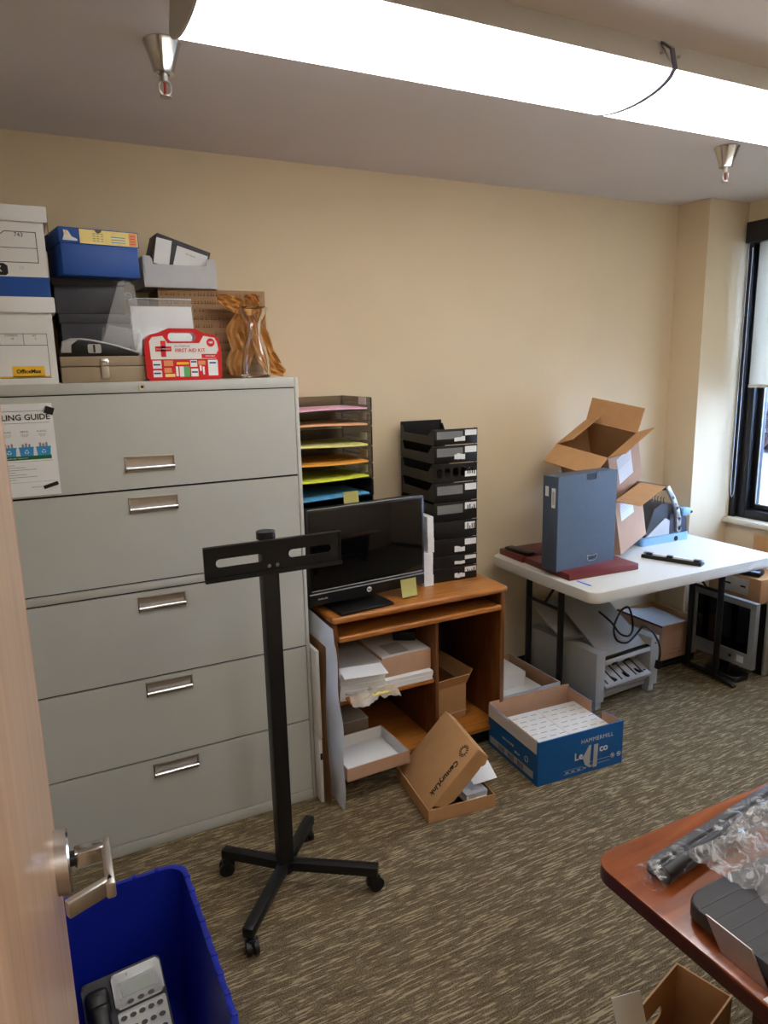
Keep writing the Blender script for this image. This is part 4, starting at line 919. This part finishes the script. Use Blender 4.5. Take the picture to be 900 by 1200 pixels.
# LCD monitor facing left
t = thing('silver_monitor', 'old flat monitor with silver bezel standing under the right end of the table', 'monitor', (3.245, 2.62, 0), (0, 0, -90))
b = B(); b.plate([[(0, 0), (.39, 0), (.39, .36), (0, .36)], [(.032, .075), (.358, .075), (.358, .328), (.032, .328)]], .03, mat('shaded_silver', (128, 128, 124), .4, .2), M=T(-.0, -.0, .11)); b.build('bezel', t, 'silver bezel')  # silver darkened: the shade under the table is put into the colour
b = B(); b.box(.032, .008, .185, .358, .012, .438, M_SCREEN); b.build('screen', t)
b = B(); b.box(.02, .03, .125, .37, .06, .455, M_BLACK, .01); b.build('back_shell', t)
b = B(); b.box(.16, .035, .03, .23, .055, .25, M_BLACK, .004); slab(b, .09, .0, .30, .14, .04, 0, .03, M_BLACK, .006); b.build('stand', t)
b = B(); b.cyl((.26, -.003, .150), (.26, .001, .150), .008, M_BLACK); b.build('button', t)
b = B(); b.box(.30, -.001, .132, .34, 0, .168, M_LGREY); b.build('sticker', t)
# computer tower and box
t = thing('computer_tower', 'black computer tower with silver front strip at the right edge under the window', 'computer', (3.45, 2.31, 0), (0, 0, 0))
b = B(); b.box(0, .004, .005, .2, .34, .41, M_BLACK, .003); b.build('case', t)
b = B(); b.box(0, -.012, .005, .04, .004, .43, M_SILVER, .004); b.box(.04, -.008, .005, .2, .004, .43, M_BLACK, .003); b.box(.05, -.012, .03, .07, -.008, .05, M_SILVER); b.build('front_panel', t, 'silver and black front')
t = thing('labelled_carton', 'small brown carton with white side label on top of the computer tower', 'box', (3.412, 2.33, .4305-.0195), (0, 0, 0))
b = B(); b.box(0, 0, 0, .22, .32, .135, M_KRAFT, .002); b.build('carton', t)
b = B(); ML = RZ(-90) @ T(-.32, 0, 0)
b.box(.08, -.0012, .03, .25, 0, .12, mat('dim_label', (205, 198, 184), .7), M=ML); b.box(.10, -.0018, .07, .14, 0, .08, M_INK, M=ML); b.box(.20, -.0018, .07, .23, 0, .08, M_INK, M=ML); b.build('label', t, 'white label')
b = B(); b.box(0, 0, 0, .09, .13, .03, M_BLACK, .01); b.tube(smooth([(.09, .06, .015), (.12, .05, .03), (.14, .02, .03), (.13, -.02, .012), (.10, -.03, .006)]), .004, M_WHITE, 6); solo(b, 'power_adapter', 'black adapter with white cord on the labelled carton', 'adapter', (3.44, 2.36, .5475), (0, 0, 20))
b = B(); b.box(0, 0, 0, .012, .42, .715, M_KRAFT, .002); solo(b, 'leaning_cardboard', 'flat brown cardboard panel upright against the wall below the window sill', 'cardboard', (3.672, 2.16, 0), (0, 0, 0))

# ---------------------------------------------------------------- TV stand
TS = thing('display_stand', 'black rolling display stand with slotted bracket and four castered legs', 'stand', (.625, 2.035, 0))
b = B(); b.box(-.025, -.025, .065, .025, .025, 1.185, M_BLACKM, .003); b.cyl((0, 0, .055), (0, 0, .068), .03, M_BLACKM); b.build('pole', TS)
b = B(); b.cyl((-.012, 0, 1.185), (-.012, 0, 1.20), .022, M_BLACK, seg=24, M=T(.008, 0, 0)); b.cyl((-.004, 0, 1.20), (-.004, 0, 1.222), .029, M_BLACK, seg=28); b.build('cap', TS, 'round top knob')
b = B(); bx0, bx1, bz0, bz1 = -.205, .222, 1.10, 1.205
b.plate([[(bx0, bz0), (bx1, bz0), (bx1, bz1), (bx0, bz1)], rrect(bx0+.035, bz0+.040, bx0+.175, bz0+.065, .0122), rrect(bx1-.17, bz0+.040, bx1-.030, bz0+.065, .0122)], .003, M_BLACKM, M=T(0, -.042, 0))
b.box(bx0, -.055, bz1-.003, bx1, -.039, bz1, M_BLACKM, .001); b.box(bx0, -.058, bz0, bx1, -.039, bz0+.003, M_BLACKM, .001); b.box(bx0, -.058, bz0+.003, bx1, -.056, bz0+.012, M_BLACKM)
b.box(bx0, -.048, bz0, bx0+.003, -.039, bz1, M_BLACKM); b.box(bx1-.003, -.048, bz0, bx1, -.039, bz1, M_BLACKM)
b.box(-.022, -.039, bz0+.01, .022, -.024, bz1-.01, M_BLACKM)
for x in (-.012, .014): b.cyl((x, -.046, bz0+.025), (x, -.041, bz0+.025), .006, M_CHROME, seg=10)
b.build('bracket', TS, 'slotted mounting bracket')
ends = [(.457, 2.192), (.784, 2.218), (.885, 1.858), (.426, 1.798)]
for ex, ey in ends:
    v = Vector((ex-.625, ey-2.035, 0)); L_ = v.length; a = math.degrees(math.atan2(v.y, v.x))
    b = B(); b.box(.02, -.017, .062, L_, .017, .094, M_BLACKM, .002, M=RZ(a)); lg = b.build('leg', TS)
    b = B(); M = RZ(a) @ T(L_-.022, 0, 0) @ RZ(35)
    b.cyl((0, 0, .05), (0, 0, .064), .007, M_BLACK, M=M)
    for s_ in (-1, 1): b.cyl((.012, s_*.005, .0255), (.012, s_*.018, .0255), .0255, M_BLACK, M=M, seg=26); b.cyl((.012, s_*.018, .0255), (.012, s_*.020, .0255), .010, M_BLACKM, M=M)
    b.box(-.016, -.012, .03, .026, .012, .056, M_BLACK, .006, M=M)
    b.build('caster', lg)

# ---------------------------------------------------------------- recycling bin + phone
BN = thing('recycling_bin', 'blue plastic recycling bin standing open behind the door edge', 'bin', (-.155, 1.215, 0), (0, 0, 0))
bw_, bl_, bh_ = .41, .57, .385
def binring(z, off):
    k = z/bh_; tx = .035*(1-k)-off
    return rrect(tx, tx, bw_-tx, bl_-tx, .045, 6)
b = B(); b2 = bmesh.new()
lvl = [(0.0, 0), (.15, 0), (.30, 0), (.365, 0), (.367, .009), (.385, .010), (.387, .006), (.385, -.003), (.30, -.004), (.012, -.004)]
rings = [[b2.verts.new((x, y, z)) for x, y in binring(z, off)] for z, off in lvl]
for r1, r2 in zip(rings, rings[1:]):
    n = len(r1)
    for i in range(n): b2.faces.new((r1[i], r1[(i+1) % n], r2[(i+1) % n], r2[i]))
b2.faces.new(rings[0][::-1]); b2.faces.new(rings[-1])
b._merge(b2, M_BIN)
for k in range(9): b.box(bw_-.002, .04+.058*k, .372, bw_+.012, .052+.058*k, .389, M_BIN, .002)
for k in range(6): b.box(.05+.058*k, bl_-.002, .372, .062+.058*k, bl_+.012, .389, M_BIN, .002)
b.build('shell', BN)
PH = thing('desk_phone', 'grey office desk phone with silver faceplate dropped in the blue bin', 'phone', (-.012, 1.470, .066), (50, 0, 5))
b = B(); slab(b, 0, 0, .185, .25, .012, 0, .028, M_DGREY, .006); b.prism([(0.01, 0), (.175, 0), (.175, .02), (.01, .02)], .03, M_DGREY, M=T(0, .15, -.02)); b.build('body', PH)
b = B(); slab(b, .066, .170, .180, .246, .008, .026, .040, M_SILVER, .004); slab(b, .078, .188, .168, .226, .003, .0401, .0415, M_LGREY, .001); b.build('display_bezel', PH, 'silver display surround')
b = B(); b.box(.084, .192, .0415, .162, .222, .0425, mat('lcd_grey', (128, 132, 118), .25)); b.build('display', PH)
b = B(); slab(b, .068, .005, .180, .164, .004, .026, .032, M_WHITEC, .002); b.build('key_panel', PH, 'pale key panel')
b = B(); text('Y', .010, T(.102, .235, .0403), M_INK, b); b.build('logo', PH)
for r in range(6):
    for c in range(5):
        b = B(); b.cyl((0, 0, 0), (0, 0, .003), .0065, M_BLACK, seg=14, M=T(.080+.021*c, .150-.025*r, .032) @ Matrix.Diagonal((1.15, .8, 1, 1))); b.build('key', PH)
for c in range(3):
    b = B(); b.cyl((0, 0, 0), (0, 0, .003), .0065, M_BLACK, seg=14, M=T(.100+.024*c, .179, .040) @ Matrix.Diagonal((1.2, .7, 1, 1))); b.build('key', PH)
b = B(); b.box(.004, .02, .028, .058, .085, .058, M_BLACK, .014, seg=3); b.box(.004, .165, .028, .058, .232, .058, M_BLACK, .014, seg=3); b.box(.010, .05, .045, .052, .20, .066, M_BLACK, .010, seg=3); b.build('handset', PH)
b = B(); pts = []
for k in range(260):
    a = k*.55; u = k/260; cx, cy = .13+.05*math.cos(u*4.2-.5), .03+.045*math.sin(u*4.2-.5)
    pts.append((cx+.010*math.cos(a), cy, .052+.010*math.sin(a)))
b.tube(pts, .0022, M_BLACK, 5); b.build('coiled_cord', PH)

# ---------------------------------------------------------------- conference table and its things
CTB = thing('conference_table', 'reddish cherry conference table with rounded corner at the lower right', 'table', (.90, .20, 0))
b = B(); slab(b, 0, 0, 1.7, .72, .045, .7455, .75, M_CHERRY, .002); slab(b, .0005, .0005, 1.6995, .7195, .045, .718, .7455, M_CHERRYD, 0); b.build('table_top', CTB)
b = B(); b.box(.40, .08, 0, .43, .62, .718, M_CHERRYD, .003); b.box(1.45, .08, 0, 1.48, .62, .718, M_CHERRYD, .003); b.box(.43, .34, .25, 1.45, .36, .718, M_CHERRYD, .002); b.build('base', CTB, 'dark panel base')
t = thing('wrapped_tubes', 'pair of black metal bars in clear plastic wrap lying on the cherry table', 'wrapped bars', (.965, .800, .7505), (0, 0, 7))
b = B(); b.cyl((0, 0, .020), (.62, 0, .020), .0165, M_BLACK); b.build('bar', t)
b = B(); b.box(.0, .020, .003, .66, .038, .030, M_DGREY, .004); b.build('bar', t)
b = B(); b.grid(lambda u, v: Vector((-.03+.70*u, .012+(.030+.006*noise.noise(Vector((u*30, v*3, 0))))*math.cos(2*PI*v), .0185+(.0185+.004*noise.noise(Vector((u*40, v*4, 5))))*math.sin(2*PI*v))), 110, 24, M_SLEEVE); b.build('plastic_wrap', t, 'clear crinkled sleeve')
t = thing('bubble_wrap', 'crumpled clear plastic packing film heaped on the cherry table', 'plastic film', (1.09, .665, .751), (0, 0, 10))
b = B()
def wrapf(sc, sd, hx):
    def fn(u, v):
        x = .30*(u-.5)*sc; y = .17*(v-.5)*sc; n1 = noise.fractal(Vector((u*5+sd, v*5, sd)), .8, 2.1, 5)
        edge = min(u, 1-u, v, 1-v); h = hx*min(1, edge*5)+.020*n1*min(1, edge*6+.2)
        return Vector((x+.10+.02*noise.noise(Vector((v*8, sd, 0))), y+.05+.02*noise.noise(Vector((u*8, sd+4, 0))), .045+max(0, h)+.0*u))
    return fn
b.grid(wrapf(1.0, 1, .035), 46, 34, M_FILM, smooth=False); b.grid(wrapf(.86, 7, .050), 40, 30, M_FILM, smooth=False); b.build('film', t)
b = B(); b.box(.08, .07, .085, .12, .075, .0865, M_INK, M=RZ(-12)); b.box(.13, .09, .085, .165, .094, .0865, M_INK, M=RZ(-12)); b.build('print', t)
t = thing('document_tray', 'dark grey ribbed tray with rounded corner resting on the cherry table', 'tray', (.930, .33, .7505), (0, 0, 0))
b = B(); slab(b, 0, 0, .46, .40, .035, .012, .038, M_DGREY, .005); slab(b, .03, .03, .43, .37, .03, 0, .012, M_BLACK, 0)
b.build('body', t)
b = B()
for k in range(13): b.box(.008, .03+.028*k, .0378, .452, .0315+.028*k, .0386, M_BLACK)
b.build('ribs', t); b = B()
for dx_, dy_ in ((.085, .17), (.12, .20)): b.tube(smooth([(dx_, dy_+.02, .04), (dx_+.004, dy_+.004, .046), (dx_+.016, dy_, .048), (dx_+.03, dy_+.008, .042)]), .0016, M_BLACK, 6)
b.build('wire_hook', t)
b = B(); b.prism([(0, 0), (.082, 0), (.118, .044), (.034, .044)], .0025, M_NICKEL, M=RZ(90) @ RX(0))
solo(b, 'metal_bookend', 'brushed metal trapezoid plate leaning at the left side of the ribbed tray', 'plate', (.926, .562, .7505), (0, 4, 0))
b = B(); b.box(0, 0, 0, .05, .05, .0015, M_WHITE); solo(b, 'paper_card', 'white card at the near edge of the cherry table', 'paper', (.903, .505, .7505), (0, 0, 0)) 
# magazine box at the bottom
t = thing('magazine_file', 'tall brown cardboard file box with hand hole beside the cherry table', 'box', (.977, .764, 0), (0, 0, 15))
w, d, h, th = .285, .126, .33, .004
b = B(); b.box(0, 0, 0, w, th, h, M_KRAFT); b.box(0, th, 0, th, d-th, h, M_KRAFT); b.box(w-th, th, 0, w, d-th, h, M_KRAFT); b.box(th, th, 0, w-th, d-th, th, M_KRAFT)
b.plate([[(0, 0), (w, 0), (w, h), (0, h)], rrect(.10, .238, .215, .270, .0155)], th, M_KRAFT, M=T(0, d-th, 0)); b.build('carton', t)
b = B(); b.box(0, 0, 0, .06, .0015, .31, M_WHITE, M=RY(-12)); solo(b, 'paper_card', 'white card sticking out of the brown file box at the bottom edge', 'paper', (.985, .848, .15), (0, 0, -22))
